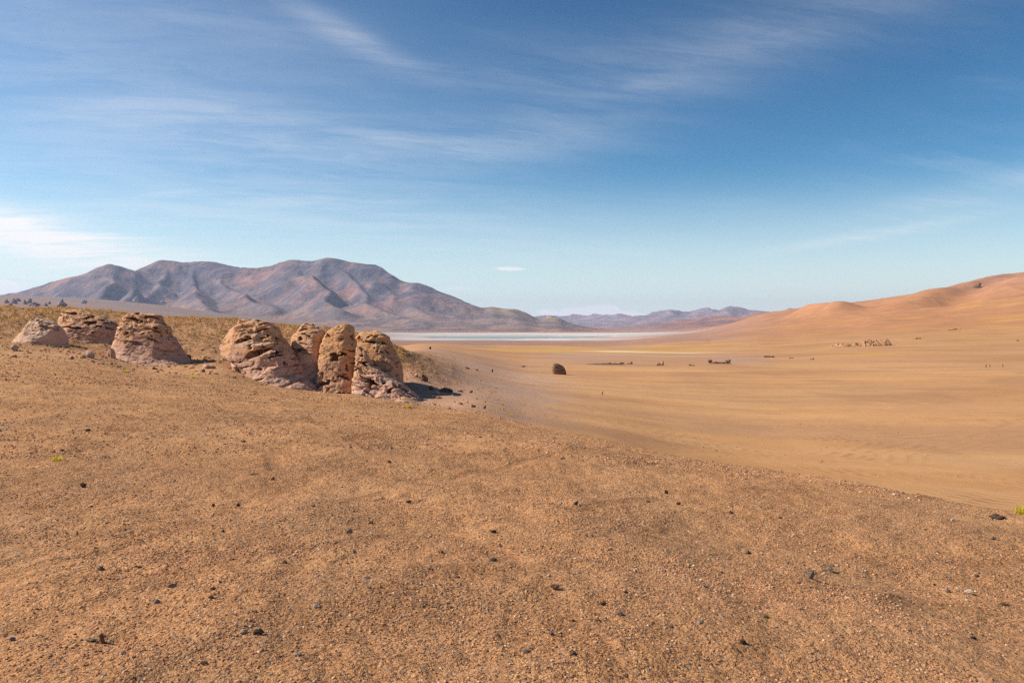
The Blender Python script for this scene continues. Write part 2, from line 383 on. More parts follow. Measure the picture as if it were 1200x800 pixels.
# ------------------------------------------------------------------ node helper
class N:
    def __init__(s, tree): s.t = tree; s.t.nodes.clear()
    def n(s, typ, **kw):
        nd = s.t.nodes.new(typ)
        for k, v in kw.items(): setattr(nd, k, v)
        return nd
    def put(s, sock, v):
        if hasattr(v, 'is_output') or isinstance(v, bpy.types.NodeSocket): s.t.links.new(v, sock)
        elif v is not None: sock.default_value = v
    def m(s, op, a, b=None, c=None, clamp=False):
        nd = s.n('ShaderNodeMath', operation=op, use_clamp=clamp)
        for i, v in enumerate((a, b, c)):
            if v is not None: s.put(nd.inputs[i], v)
        return nd.outputs[0]
    def vm(s, op, a, b=None, scale=None):
        nd = s.n('ShaderNodeVectorMath', operation=op)
        s.put(nd.inputs[0], a)
        if b is not None: s.put(nd.inputs[1], b)
        if scale is not None: s.put(nd.inputs['Scale'], scale)
        return nd.outputs['Value' if op in ('LENGTH', 'DISTANCE', 'DOT_PRODUCT') else 'Vector']
    def noise(s, v, sc, det=4, rough=.55, dist=0.0, out='Fac'):
        nd = s.n('ShaderNodeTexNoise'); s.put(nd.inputs['Vector'], v)
        for k, x in (('Scale', sc), ('Detail', det), ('Roughness', rough), ('Distortion', dist)): s.put(nd.inputs[k], x)
        return nd.outputs[out]
    def vor(s, v, sc, feat='F1', out='Distance'):
        nd = s.n('ShaderNodeTexVoronoi', feature=feat); s.put(nd.inputs['Vector'], v); s.put(nd.inputs['Scale'], sc)
        return nd.outputs[out]
    def range(s, v, a, b, c=0.0, d=1.0, smooth=True):
        nd = s.n('ShaderNodeMapRange', interpolation_type='SMOOTHSTEP' if smooth else 'LINEAR')
        for k, x in zip(range(5), (v, a, b, c, d)): s.put(nd.inputs[k], x)
        return nd.outputs[0]
    def mix(s, f, a, b, mode='MIX'):
        nd = s.n('ShaderNodeMix', data_type='RGBA', blend_type=mode)
        s.put(nd.inputs[0], f)
        for i, v in ((6, a), (7, b)):
            s.put(nd.inputs[i], (*v, 1) if isinstance(v, tuple) and len(v) == 3 else v)
        return nd.outputs[2]
    def attr(s, name, out='Color'):
        nd = s.n('ShaderNodeAttribute', attribute_name=name); return nd.outputs[out]
    def xyz(s, v):
        nd = s.n('ShaderNodeSeparateXYZ'); s.put(nd.inputs[0], v); return nd.outputs
    def comb(s, x, y, z):
        nd = s.n('ShaderNodeCombineXYZ')
        for i, v in enumerate((x, y, z)): s.put(nd.inputs[i], v)
        return nd.outputs[0]
    def bump(s, h, dist, strength=1.0, normal=None):
        nd = s.n('ShaderNodeBump'); s.put(nd.inputs['Height'], h); s.put(nd.inputs['Distance'], dist); s.put(nd.inputs['Strength'], strength)
        if normal is not None: s.put(nd.inputs['Normal'], normal)
        return nd.outputs[0]
    def out(s, color, rough=.95, normal=None, spec=.15):
        b = s.n('ShaderNodeBsdfPrincipled'); s.put(b.inputs['Base Color'], (*color, 1) if isinstance(color, tuple) else color)
        s.put(b.inputs['Roughness'], rough); s.put(b.inputs['Specular IOR Level'], spec)
        if normal is not None: s.put(b.inputs['Normal'], normal)
        o = s.n('ShaderNodeOutputMaterial'); s.t.links.new(b.outputs[0], o.inputs[0]); return b

def material(name):
    m = bpy.data.materials.new(name); m.use_nodes = True
    return m, N(m.node_tree)

# ---- desert ground
gm, n = material('desert ground')
pos = n.n('ShaderNodeNewGeometry').outputs['Position']
tone = n.attr('tone'); grit = n.m('MULTIPLY', n.attr('grit', 'Fac'), n.range(n.noise(pos, .35, 5, .6), .36, .60, .60, 1.0)); rut = n.attr('rut', 'Fac')
v1 = n.noise(pos, .45, 5, .6); v2 = n.noise(pos, 7.0, 4, .65)
c = n.mix(n.range(v1, .3, .7), (.86, .84, .82), (1.12, 1.14, 1.16))
colr = n.mix(n.m('ADD', n.m('MULTIPLY', grit, .75), .2), tone, n.mix(1.0, tone, c, 'MULTIPLY'))
far_ = n.noise(pos, .011, 8, .68)
colr = n.mix(1.0, colr, n.mix(n.range(far_, .32, .68), (.87, .85, .86), (1.12, 1.13, 1.13)), 'MULTIPLY')
sp1 = n.vor(pos, 46.0, out='Color'); sx = n.xyz(sp1)
c = n.mix(sx[0], (.62, .58, .58), (1.38, 1.40, 1.42))
colr = n.mix(n.m('MULTIPLY', grit, .75), colr, n.mix(1.0, colr, c, 'MULTIPLY'))
sp2 = n.xyz(n.vor(pos, 120.0, out='Color'))
c = n.mix(sp2[1], (.7, .7, .7), (1.3, 1.3, 1.3))
colr = n.mix(n.m('MULTIPLY', grit, .7), colr, n.mix(1.0, colr, c, 'MULTIPLY'))
# scattered dark and pale chips
dk = n.m('MULTIPLY', n.m('GREATER_THAN', sx[1], .93), grit)
colr = n.mix(n.m('MULTIPLY', dk, .75), colr, (.10, .07, .055))
pl_ = n.m('MULTIPLY', n.m('GREATER_THAN', sx[2], .955), grit)
colr = n.mix(n.m('MULTIPLY', pl_, .6), colr, (.50, .38, .28))
# wheel ruts on the valley sand
p2 = n.vm('MULTIPLY', pos, (1, 1, 0))
warp = n.m('MULTIPLY', n.m('SUBTRACT', n.noise(pos, .035, 2), .5), 14.0)
ruts = None
RINGS = [(22,86,14,5,1.7),(44,76,26,6,1.5),(8,104,34,6,1.9),(70,64,38,7,1.6),(30,120,20,6,2.2),(60,110,16,5,1.8),(-2,92,17,5,1.6),(52,52,20,8,1.3),(20,150,60,9,2.6),(66,92,55,6,1.5),(36,62,11,5,1.3),(12,82,9,4,1.2)]
for (cx, cy, R, W, lam) in RINGS:
    cx, cy, R, W = cx * .72, cy * .72, R * .72, W * .8
    d = n.m('ADD', n.vm('DISTANCE', p2, (cx, cy, 0)), warp)
    e = n.m('DIVIDE', n.m('SUBTRACT', d, R), W)
    g = n.m('POWER', 2.718, n.m('MULTIPLY', n.m('MULTIPLY', e, e), -1.0))
    w = n.m('MULTIPLY', g, n.m('SINE', n.m('MULTIPLY', d, 2 * PI / (lam * .62))))
    ruts = w if ruts is None else n.m('ADD', ruts, w)
tr = None
for (cx, cy, R) in [(-60, 40, 64.5), (-60, 40, 66.1), (40, -30, 55), (40, -30, 56.6), (-90, -20, 92), (-90, -20, 93.6), (30, 95, 84), (30, 95, 85.6), (-20, 130, 116), (-20, 130, 117.6), (10, -60, 66.5), (10, -60, 68)]:
    d = n.m('ABSOLUTE', n.m('SUBTRACT', n.m('ADD', n.vm('DISTANCE', p2, (cx, cy, 0)), n.m('MULTIPLY', warp, .05)), R))
    g = n.range(d, .16, .05); tr = g if tr is None else n.m('MAXIMUM', tr, g)
tr = n.m('MULTIPLY', n.m('MULTIPLY', tr, n.range(n.noise(pos, .6, 3), .44, .56)), grit)
colr = n.mix(n.m('MULTIPLY', tr, .6), colr, n.mix(1.0, colr, (.70, .66, .64), 'MULTIPLY'))
brk = n.range(n.noise(pos, .12, 3), .42, .62)
ruts = n.m('MULTIPLY', n.m('MULTIPLY', ruts, rut), brk)
colr = n.mix(n.m('MULTIPLY', n.m('MAXIMUM', ruts, 0), .38, clamp=True), colr, n.mix(1.0, colr, (.72, .68, .66), 'MULTIPLY'))
h = n.m('ADD', n.m('ADD', n.m('MULTIPLY', n.m('SUBTRACT', .6, n.vor(pos, 46.0)), .5), n.m('MULTIPLY', n.m('SUBTRACT', .6, n.vor(pos, 120.0)), .3)), n.m('MULTIPLY', n.noise(pos, 26.0, 6, .75), .8))
nb = n.bump(n.m('MULTIPLY', h, n.m('ADD', n.m('MULTIPLY', grit, .9), .12)), .032, 1.0)
nb = n.bump(n.m('ADD', n.m('MULTIPLY', n.noise(pos, 2.3, 5, .7), n.m('ADD', n.m('MULTIPLY', grit, .7), .05)), n.m('SUBTRACT', n.m('MULTIPLY', ruts, .022), n.m('MULTIPLY', tr, .22))), .30, .6, nb)
n.out(colr, .97, nb, .08)

# ---- far land (massif, ranges): tone attribute + large noise
fm, n = material('far slopes')
pos = n.n('ShaderNodeNewGeometry').outputs['Position']
tone = n.attr('tone')
a = n.noise(pos, .0016, 9, .66, 1.0)
c = n.mix(n.range(a, .44, .58), (.70, .76, .86), (1.22, 1.12, 1.06))
colr = n.mix(1.0, tone, c, 'MULTIPLY')
b_ = n.noise(pos, .010, 7, .7)
colr = n.mix(n.range(b_, .3, .7), n.mix(1.0, colr, (.88, .88, .88), 'MULTIPLY'), n.mix(1.0, colr, (1.1, 1.1, 1.1), 'MULTIPLY'))
nb = n.bump(n.noise(pos, .005, 8, .66), 85.0, .7)
n.out(colr, 1.0, nb, 0.0)

# ---- rock
def rock_mat(name, low, high, dark, pale):
    m, n = material(name)
    tc = n.n('ShaderNodeTexCoord').outputs['Object']
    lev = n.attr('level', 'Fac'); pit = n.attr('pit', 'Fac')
    w = n.vm('ADD', tc, n.vm('SCALE', n.noise(tc, .8, 3, out='Color'), scale=.7))
    st = n.noise(n.vm('MULTIPLY', w, (.35, .35, 2.6)), 1.4, 6, .65)
    big = n.noise(tc, .55, 4, .6)
    f = n.range(n.m('ADD', lev, n.m('MULTIPLY', n.m('SUBTRACT', big, .5), 1.5)), .25, .85)
    c = n.mix(f, low, high)
    c = n.mix(n.range(st, .48, .68, 0, .75), c, pale)
    c = n.mix(n.range(n.noise(w, 2.3, 5, .7), .56, .72, 0, .6), c, dark)
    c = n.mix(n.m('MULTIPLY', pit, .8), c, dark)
    c = n.mix(1.0, c, n.mix(n.noise(tc, 9, 5, .7), (.7, .7, .7), (1.3, 1.3, 1.3)), 'MULTIPLY')
    h = n.m('ADD', n.m('MULTIPLY', st, .6), n.m('MULTIPLY', n.noise(tc, 5.0, 7, .7), .7))
    nb = n.bump(h, .13, .7)
    cr = n.vor(n.vm('MULTIPLY', w, (.55, .55, 1.7)), .9, 'DISTANCE_TO_EDGE')
    crm = n.m('MULTIPLY', n.range(cr, .035, .0), n.range(n.noise(tc, .9, 3), .45, .6))
    c = n.mix(n.m('MULTIPLY', crm, .55), c, dark)
    nb = n.bump(n.m('SUBTRACT', 1.0, crm), .08, .8, nb)
    n.out(c, .95, nb, .1)
    return m
rm_mix = rock_mat('weathered tuff', (.64,.365,.245), (.66,.345,.17), (.19,.095,.055), (.68,.51,.36))
rm_pale = rock_mat('pale tuff', (.67,.415,.29), (.67,.41,.25), (.22,.12,.08), (.70,.56,.43))
rm_org = rock_mat('orange tuff', (.64,.345,.19), (.68,.345,.15), (.19,.085,.045), (.64,.41,.24))

rm_shaded = rock_mat('shade darkened tuff', (.20,.11,.07), (.30,.17,.10), (.07,.04,.03), (.45,.31,.20))  # shade of the boulder's overhung face put into its colour
def simple_mat(name, c1, c2, sc=8, bump=.01, rough=.95):
    m, n = material(name)
    tc = n.n('ShaderNodeTexCoord').outputs['Object']
    nz = n.noise(tc, sc, 5, .7)
    n.out(n.mix(n.range(nz, .3, .7), c1, c2), rough, n.bump(nz, bump, .9), .04)
    return m
far_tuff = simple_mat('sunburnt tuff', (.36,.18,.09), (.54,.29,.15), .3, .2)
st_dark = simple_mat('dark lava stone', (.055,.036,.026), (.15,.09,.06), 3)
st_brown = simple_mat('brown stone', (.12,.07,.045), (.25,.15,.10), 3)
st_grey = simple_mat('grey stone', (.17,.13,.10), (.34,.26,.20), 3)
st_pale = simple_mat('pale stone', (.46,.32,.21), (.64,.49,.35), 3)
far_rock = simple_mat('far spire rock', (.40,.32,.33), (.52,.42,.42), .2, .6)  # pale purple: distance haze put into the rock colour
gr_m, n = material('pebbles'); n.out(n.attr('tone'), .9, None, .2)
tf_m, n = material('dry bunch grass'); b_ = n.out(n.attr('tone'), .9, None, .1)
tr = n.n('ShaderNodeBsdfTranslucent'); n.put(tr.inputs[0], n.attr('tone')); ms = n.n('ShaderNodeMixShader'); ms.inputs[0].default_value = .45
n.t.links.new(b_.outputs[0], ms.inputs[1]); n.t.links.new(tr.outputs[0], ms.inputs[2]); n.t.links.new(ms.outputs[0], n.t.nodes['Material Output'].inputs[0])
sh_y = simple_mat('yellow cushion leaves', (.40,.36,.04), (.62,.52,.07), 30)
wm, n = material('shallow brine')
pos = n.n('ShaderNodeNewGeometry').outputs['Position']
n.out(n.mix(n.noise(pos, .002, 4), (.27,.33,.31), (.42,.45,.40)), .5, None, .2)

# ------------------------------------------------------------------ tones of the ground (real colours, by place)
def blend(T, col_, w):
    return T * (1 - w[..., None]) + np.array(col_, np.float32) * w[..., None]
PXG = np.broadcast_to(px_, GX.shape); RG = np.broadcast_to(r_, GX.shape)
PLg = plateau * np.ones_like(GX)
n_a = fbm2(GX / 3.2, GY / 3.2, 4, 201).astype(np.float32)
n_b = fbm2(LRG * 9, AZ[:, None] * 6 * np.ones_like(LRG), 4, 205).astype(np.float32)   # kilometre patches growing with distance
n_c = fbm2(GX / 60, GY / 60, 4, 209).astype(np.float32)
n_d = fbm2(GX / 900, GY / 900, 5, 213, .6).astype(np.float32)
T = np.empty(GX.shape + (3,), np.float32)
T[:] = (.62, .308, .130)
T = blend(T, (.50, .265, .125), sstep(-.1, .7, n_a) * .5)
T = blend(T, (.68, .37, .17), sstep(.1, .8, -n_a) * .35)
T = blend(T, (.645, .325, .130), PLg * sstep(9, 26, RG) * .75)
T = blend(T, (.50, .275, .13), PLg * sstep(.05, .5, fbm2(GX / 2.5, GY / 9, 4, 260)) * .45)
sand = (1 - PLg) * (1 - hill)
T = blend(T, (.59, .30, .12), sand)
T = blend(T, (.47, .245, .115), sand * sstep(.0, .5, fbm2(GX / 26, GY / 44, 5, 220, .6)) * .7)
T = blend(T, (.60, .345, .155), sand * sstep(.1, .6, n_c) * .5)
T = blend(T, (.53, .285, .13), sand * (1 - sstep(400, 500, PXG)) * (1 - sstep(95, 130, RG)))
bands = fbm2(GX / 75 + .3 * n_c, GY / 13, 4, 280)
T = blend(T, (.45, .245, .13), sand * sstep(.05, .45, bands) * (RG > 30) * (RG < 420) * .45)
T = blend(T, (.68, .385, .175), sand * sstep(.08, .5, -bands) * (RG < 420) * .4)
T = blend(T, (.54, .285, .135), sand * sstep(.1, .5, fbm2(GX / 120, GY / 30, 3, 285)) * (RG > 70) * .5)
scree = (1 - PLg) * sstep(440, 480, PXG) * (1 - sstep(600, 700, PXG + 40 * n_a)) * (1 - sstep(150, 420, RG))
T = blend(T, (.52, .325, .225), scree * (.6 + .35 * np.clip(n_c * 1.5, -1, 1)))
T = blend(T, (.47, .245, .11), hill)
T = blend(T, (.38, .195, .09), hill * sstep(0, .6, n_a) * .6)
# middle valley: pale gypsum streaks, golden grass, pink plain
mid = sstep(220, 420, RG)
T = blend(T, (.53, .275, .13), mid)
T = blend(T, (.46, .29, .21), mid * (1 - sstep(500, 900, RG)) * sstep(600, 680, PXG) * (1 - sstep(860, 930, PXG)) * sstep(.0, .5, n_b + .2))
gold = sstep(480, 620, RG) * (1 - sstep(1500, 2100, RG)) * (1 - sstep(760, 900, PXG))
gold_e = sstep(330, 480, RG) * (1 - sstep(1500, 2600, RG)) * sstep(840, 930, PXG)
T = blend(T, (.62, .34, .10), gold * sstep(-.35, .25, n_b + .15) * .85)
T = blend(T, (.58, .31, .09), gold_e * sstep(-.1, .5, n_b) * .8)
plain = sstep(1700, 2600, RG)
T = blend(T, (.46, .235, .145), plain * .9)
T = blend(T, (.37, .215, .15), plain * sstep(-.1, .5, n_d) * .6)
T = blend(T, (.30, .18, .135), plain * (1 - sstep(560, 760, PXG)) * .6)
east = sstep(820, 960, PXG) * sstep(1200, 2300, RG)
T = blend(T, (.52, .235, .095), east * .85)
T = blend(T, (.60, .30, .085), east * sstep(.05, .5, n_b) * (1 - sstep(3200, 4000, RG)) * .6)
hi = sstep(60, 260, z + 60 * n_d) * east
T = blend(T, (.47, .235, .14), hi * .8)
T = blend(T, (.37, .185, .125), hi * sstep(.1, .5, n_d) * .6)
west = sstep(380, 300, PXG) * plain
# the salt flat
by, bx = GY, GX
nl = fbm2(bx / 700, by / 160, 4, 230)
salt = sstep(4850, 5250, RG + 260 * nl) * (1 - sstep(9100, 9700, RG + 300 * nl)) * sstep(380, 500, PXG + 40 * nl) * (1 - sstep(710, 850, PXG + 60 * nl + (RG < 6500) * 60))
salt_w = salt * (.35 + .65 * np.clip(.5 + 1.4 * fbm2(bx / 2600, by / 420, 4, 235), 0, 1))
mid_ = np.exp(-((RG - 6700 + 500 * nl) / 1250) ** 2) * (1 - sstep(585, 690, PXG + 30 * nl))
T = blend(T, (.50, .43, .36), salt * .9)
T = blend(T, (.80, .73, .65), salt_w * (1 - .85 * mid_))
# pale gypsum pool bank at (700-830, 407)
g0 = hit(765, 412.5, 60); q = np.exp(-(((GX - g0[0]) / 62) ** 2 + ((GY - g0[1]) / 60) ** 2) ** 2)
T = blend(T, (.80, .64, .40), q * sstep(-.7, .1, n_c + .1))
# massif and ranges
Tf = T[:, kfar:]
zz = z[:, kfar:]
nz1 = fbm2(fx / 1400, fy / 1400, 5, 240, .6); nz2 = fbm2(fx / 500, fy / 500, 4, 250, .6)
Tm = np.empty_like(Tf); Tm[:] = (.24, .178, .178)
Tm = blend(Tm, (.33, .195, .165), sstep(.0, .3, nz1) * .8)
Tm = blend(Tm, (.15, .135, .16), sstep(.0, .3, nz2 - nz1 * .4) * .85)
Tm = blend(Tm, (.30, .21, .175), (1 - sstep(80, 470, zz + 170 * nz1)) * .9)
wm_ = sstep(0, 80, mount - apron)
Tf[:] = Tf * (1 - wm_[..., None]) + Tm * wm_[..., None]
tan_ = np.exp(-((PXG[:, kfar:] - 598) / 26.) ** 4) * sstep(60, 220, zz) + np.exp(-((PXG[:, kfar:] - 648) / 14.) ** 4) * sstep(0, 90, zz)
Tf[:] = blend(Tf, (.40, .29, .18), np.clip(tan_, 0, 1) * wm_ * .75)
bl = (PXG[:, kfar:] < 560) * (1 - wm_)
Tf[:] = blend(Tf, (.30, .20, .155), bl * (1 - salt[:, kfar:]) * .85)
Tw = np.empty_like(Tf); Tw[:] = (.35, .26, .26)
Tw = blend(Tw, (.36, .19, .14), sstep(700, 820, PXG[:, kfar:]) * (RG[:, kfar:] < 24000) * np.ones_like(zz))
Tf[:] = Tf * (1 - is_plate[..., None]) + Tw * is_plate[..., None]
# alluvial apron west
wap = (1 - sstep(330, 420, PXG)) * sstep(900, 1600, RG) * (RG < 8600)
T = blend(T, (.34, .225, .17), wap * .9)
T = np.where((PLg > .3)[..., None], T * 1.07, T)
T = np.clip(T, .01, .9)
grit_a = np.clip(.14 * (RG < 900) + PLg + .55 * hill + .35 * scree, 0, 1)
rut_a = sand * (1 - sstep(130, 210, RG)) * sstep(540, 620, PXG)

# ------------------------------------------------------------------ split the sheet into its land forms
idx = np.arange(nA * nR).reshape(nA, nR)
idx[-1] = idx[0]                                     # close the circle
quads = np.stack([idx[:-1, :-1], idx[1:, :-1], idx[1:, 1:], idx[:-1, 1:]], -1).reshape(-1, 4)
quads = quads[:, ::-1]
kindf = np.zeros((nA, nR), np.int8)
kindf[:, kfar:][is_mount & (PXG[:, kfar:] < 760)] = 1
kindf[:, kfar:][is_plate | ((RG[:, kfar:] > 22000) & (zz > -60))] = 2
kindf[(PXG > 860) & (RG > 2300) & (RG < 12000) & front] = 3
kq = kindf[:-1, :-1].reshape(-1)
V = np.stack([GX, GY, WZ], -1).reshape(-1, 3)
Tc = np.concatenate([T, np.ones(GX.shape + (1,), np.float32)], -1).reshape(-1, 4)
for code, name, mat in ((0, 'ground', gm), (1, 'mountain', fm), (2, 'distant_hills', fm), (3, 'orange_hill', gm)):
    q = quads[kq == code]
    if not len(q): continue
    used = np.unique(q); remap = np.full(len(V), -1, np.int32); remap[used] = np.arange(len(used))
    at = {'tone': ('FLOAT_COLOR', Tc[used])}
    if code in (0, 3):
        at['grit'] = ('FLOAT', grit_a.reshape(-1)[used]); at['rut'] = ('FLOAT', rut_a.reshape(-1)[used])
    o = mesh_obj(name, V[used], remap[q], mat, attrs=at)
    tag(o, kind='structure', label={'ground': 'gravel and sand desert floor running out to the salt basin', 'mountain': 'broad purple brown mountain behind the salt flat',
        'distant_hills': 'pale lilac hills low on the horizon', 'orange_hill': 'big smooth orange hillside beyond the valley'}[name])

# the shallow lake in the salt basin
pts = []
for k in range(200):
    t = 2 * PI * k / 200
    rad = 1 + .16 * math.sin(3 * t + 1) + .10 * math.sin(7 * t) + .07 * math.sin(17 * t + 2) + .05 * math.sin(29 * t)
    pts.append((-40 + 720 * rad * math.cos(t), 6120 + 520 * rad * math.sin(t + .5 * math.cos(t))))
LV = [(x, y, EYE - 99.2) for x, y in pts] + [(-40, 6120, EYE - 99.2)]
LQ = [(k, (k + 1) % 200, 200) for k in range(200)]
tag(mesh_obj('lake', LV, LQ, wm), kind='structure', label='thin grey green lake on the white salt flat')

# ------------------------------------------------------------------ rock outcrops
def grid_quads(nl, nt, cap_bottom=False):
    i = np.arange(nl - 1)[:, None] * nt; j = np.arange(nt)[None, :]
    j2 = (j + 1) % nt
    return np.stack([i + j, i + j2, i + nt + j2, i + nt + j], -1).reshape(-1, 4)

def make_rock(name, rows, Y0, depth, mat, label, seed, tilt=.18, pits=1.0, ledge=1.0, dshift=0.0, upper=.5, expo=3.0, facets=6, group=None, cat='rock', nl=230, nt=350, lean=1.2):
    P = []
    for (py, xl, xr) in rows:
        a = at_depth(xl, py, Y0); b = at_depth(xr, py, Y0)
        P.append((a[2], a[0], b[0]))
    P = np.array(P)[::-1]                       # bottom first
    zb, zt = P[0, 0], P[-1, 0]
    Hh = zt - zb
    P = np.vstack([[zb - .35 * Hh - .5, P[0, 1] - .05, P[0, 2] + .05], P])
    zb2 = P[0, 0]
    zs = np.linspace(zb2, zt, nl - 14)
    xl = np.interp(zs, P[:, 0], P[:, 1]); xr = np.interp(zs, P[:, 0], P[:, 2])
    k = np.array([1, 2, 3, 2, 1.]) / 9
    sm = lambda a: np.convolve(np.pad(a, 2, 'edge'), k, 'valid')
    xl, xr = sm(xl), sm(xr)
    c = (xl + xr) / 2; w = np.maximum((xr - xl) / 2, .03)
    wm2 = w.max()
    # top cap
    capz = zt + .012 * Hh * np.sin(np.linspace(0, PI / 2, 14)) ; capw = w[-1] * np.cos(np.linspace(.05, PI / 2 - .02, 14))
    zs = np.concatenate([zs, capz]); c = np.concatenate([c, np.full(14, c[-1])]); w = np.concatenate([w, capw])
    t_ = np.clip((zs - zb) / Hh, 0, 1)
    dth = depth * np.sqrt(np.clip(w / wm2, 0, 1)) * (1.2 - .78 * t_)
    dth[-14:] = dth[-15] * capw / capw[0]
    cy = Y0 + dshift + lean * (t_ - .3)
    th = np.linspace(0, 2 * PI, nt, endpoint=False)
    cs, sn = np.cos(th), np.sin(th)
    ex = 2 / expo
    ux = np.sign(cs) * np.abs(cs) ** ex; uy = np.sign(sn) * np.abs(sn) ** ex
    X = c[:, None] + w[:, None] * ux; Yy = cy[:, None] + dth[:, None] * uy; Zz = np.repeat(zs[:, None], nt, 1)
    nx, ny = cs[None] * np.ones_like(X), sn[None] * np.ones_like(X)
    S = seed * 13.7
    q = np.repeat(t_[:, None], nt, 1)
    sc = Hh / 5.0                                # features scale with the rock
    x, y, zc = X / sc + S, Yy / sc, Zz / sc
    warpn = fbm3(x * .35, y * .35, zc * .35, 3, 3)
    s = (zc + tilt * x + .9 * warpn)
    # beds: a few thick ones, each with a soft overhang and a dark parting
    def bed(s, per, sharp):
        f = (s / per) % 1.0
        return np.where(f < sharp, f / sharp, (1 - f) / (1 - sharp)) - .5
    bl1 = bed(s, 1.15, .86); bl2 = bed(s + 3.1 + .4 * warpn, .43, .8)
    up = sstep(upper - .25, upper + .15, q + .15 * warpn)
    disp = ledge * (.20 * bl1 * (.15 + .85 * up) + .07 * bl2 * up)
    rdg = 1 - np.abs(fbm3(x * .7, y * .7, zc * .45, 3, 13)) * 2
    disp += .15 * fbm3(x * .55, y * .55, zc * .55, 3, 11) + .07 * (np.clip(rdg, -1, 1) ** 3 - .3) + .05 * fbm3(x * 2.2, y * 2.2, zc * 3.0, 4, 17, .6)
    slit = fbm3(x * .5, y * .5, (zc + tilt * x) * 3.4, 3, 23)
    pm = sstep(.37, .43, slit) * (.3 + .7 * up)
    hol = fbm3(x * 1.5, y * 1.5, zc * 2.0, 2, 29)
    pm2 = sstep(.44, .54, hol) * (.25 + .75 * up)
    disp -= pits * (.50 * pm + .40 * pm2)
    disp += .06 * np.abs(fbm3(x * 6, y * 6, zc * 8, 3, 37))
    vis = np.ones_like(disp)
    vis[-14:] = np.linspace(1, .1, 14)[:, None]
    sw = np.clip(np.repeat(w[:, None], nt, 1) / (1.2 * sc), .15, 1)
    disp = disp * sc * vis * sw
    X = X + nx * disp * (.35 + .65 * np.abs(ny)); Yy = Yy + ny * disp
    Zz = Zz + vis * .10 * sc * fbm3(x * .9, y * .9, zc * .5, 3, 41) * (q > .02) + (1 - vis) * .24 * sc * fbm3(x * 1.4, y * 1.4, zc, 3, 43)
    Vv = np.stack([X, Yy, Zz + EYE], -1).reshape(-1, 3)
    gq = np.random.default_rng(900 + seed)
    wq_ = np.repeat(sstep(.08, .5, t_), nt)[:, None]
    for k_ in range(facets):                          # break broad faces off the sunny and the near side
        aa = gq.uniform(-2.45, -.5); ee = gq.uniform(.02, .42)
        d_ = np.array([math.cos(aa) * math.cos(ee), math.sin(aa) * math.cos(ee), math.sin(ee)])
        p_ = Vv[: nt * (nl - 12)] @ d_; ref = Vv[(np.repeat(t_, nt) > .15)] @ d_
        lim = np.quantile(ref, gq.uniform(.87, .96))
        Vv = Vv - (np.maximum(Vv @ d_ - lim, 0) * .68)[:, None] * d_ * wq_
    Vv += (.035 * sc * fbm3(Vv[:, 0] * 2.2 / sc, Vv[:, 1] * 2.2 / sc, Vv[:, 2] * 3 / sc, 4, 47, .6))[:, None] * np.array([.5, -1, .4])
    o0 = np.array([c.mean(), Y0 + dshift, zb + EYE])
    Qd = grid_quads(nl, nt)
    lev = np.repeat(t_[:, None], nt, 1)
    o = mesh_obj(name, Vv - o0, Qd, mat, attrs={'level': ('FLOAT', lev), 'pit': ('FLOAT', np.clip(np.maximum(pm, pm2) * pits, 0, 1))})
    o.location = o0
    tag(o, label, cat, group)
    return o

G = 'eroded rocks standing on the slope'
make_rock('rock', [(372,32,35),(375,31,50),(378,29,58),(382,27,64),(388,26,69),(394,21,72),(399,14,75),(404,11,76),(410,13,77),(418,30,78),(422,32,78)], 69, 2.0, rm_pale,
          'low pale rock with pointed left tip and smooth pinkish face, leftmost outcrop', 1, pits=.6, ledge=.6, upper=.8, group=G)
make_rock('rock', [(363.5,74,90),(366,68,100),(369,66,110),(373,67,120),(377,68,129),(382,70,133),(390,74,137),(398,77,138),(407,79,139),(416,80,140)], 76, 2.6, rm_mix,
          'brown rock with a dark hollow under its ragged overhanging top, second outcrop from the left', 2, pits=1.0, ledge=1.0, upper=.5, group=G)
make_rock('rock', [(367.5,146,170),(370,142,182),(377,139,186),(384,136,195),(392,136,198),(399,135,202),(407,134,208),(415,133,214),(424,132,221),(432,133,229),(439,135,236)], 68.5, 3.0, rm_mix,
          'pyramid shaped rock with layered orange top and smooth grey pink base, third from the left', 3, pits=1.0, ledge=1.1, upper=.5, group=G)
make_rock('rock', [(375.5,276,305),(378,275,317),(384,271,321),(392,265,325),(400,256,331),(408,253,338),(414,258,343),(420,268,348),(427,281,352),(435,288,357),(445,293,368),(458,300,384)], 65.6, 2.9, rm_mix,
          'widest leaning rock, flat slab on top and curved ledges undercut on its left side', 4, pits=.9, ledge=1.3, upper=.35, tilt=-.28, group=G)
make_rock('rock', [(379.5,354,364),(382,349,371),(388,345,378),(394,340,379),(400,338,380),(406,340,383),(415,344,385),(425,348,387),(435,350,388),(450,352,390),(462,354,392)], 67.4, 2.4, rm_mix,
          'grey pink pillar rock with a rounded cap, pressed against the orange pillar on its right', 5, pits=.8, ledge=.9, upper=.6, group=G)
make_rock('rock', [(381,396,408),(384,388,412),(388,383,413),(392,380,413),(397,377,414),(402,375,416),(415,374,418),(430,374,418),(445,374,419),(464,374,419)], 66, 2.0, rm_org,
          'upright orange pillar rock pocked all over with dark holes', 6, pits=1.5, ledge=.6, upper=.1, group=G)
make_rock('rock', [(388.5,425,441),(391,419,448),(395,416,454),(400,415,455),(406,416,458),(413,420,462),(422,428,467),(430,434,469),(440,439,469.5),(448,442,470),(456,442,470)], 69.6, 3.8, rm_org,
          'tall domed orange rock with a beak like lip, rightmost and casting the long shadow', 7, pits=1.0, ledge=.8, upper=.3, group=G)
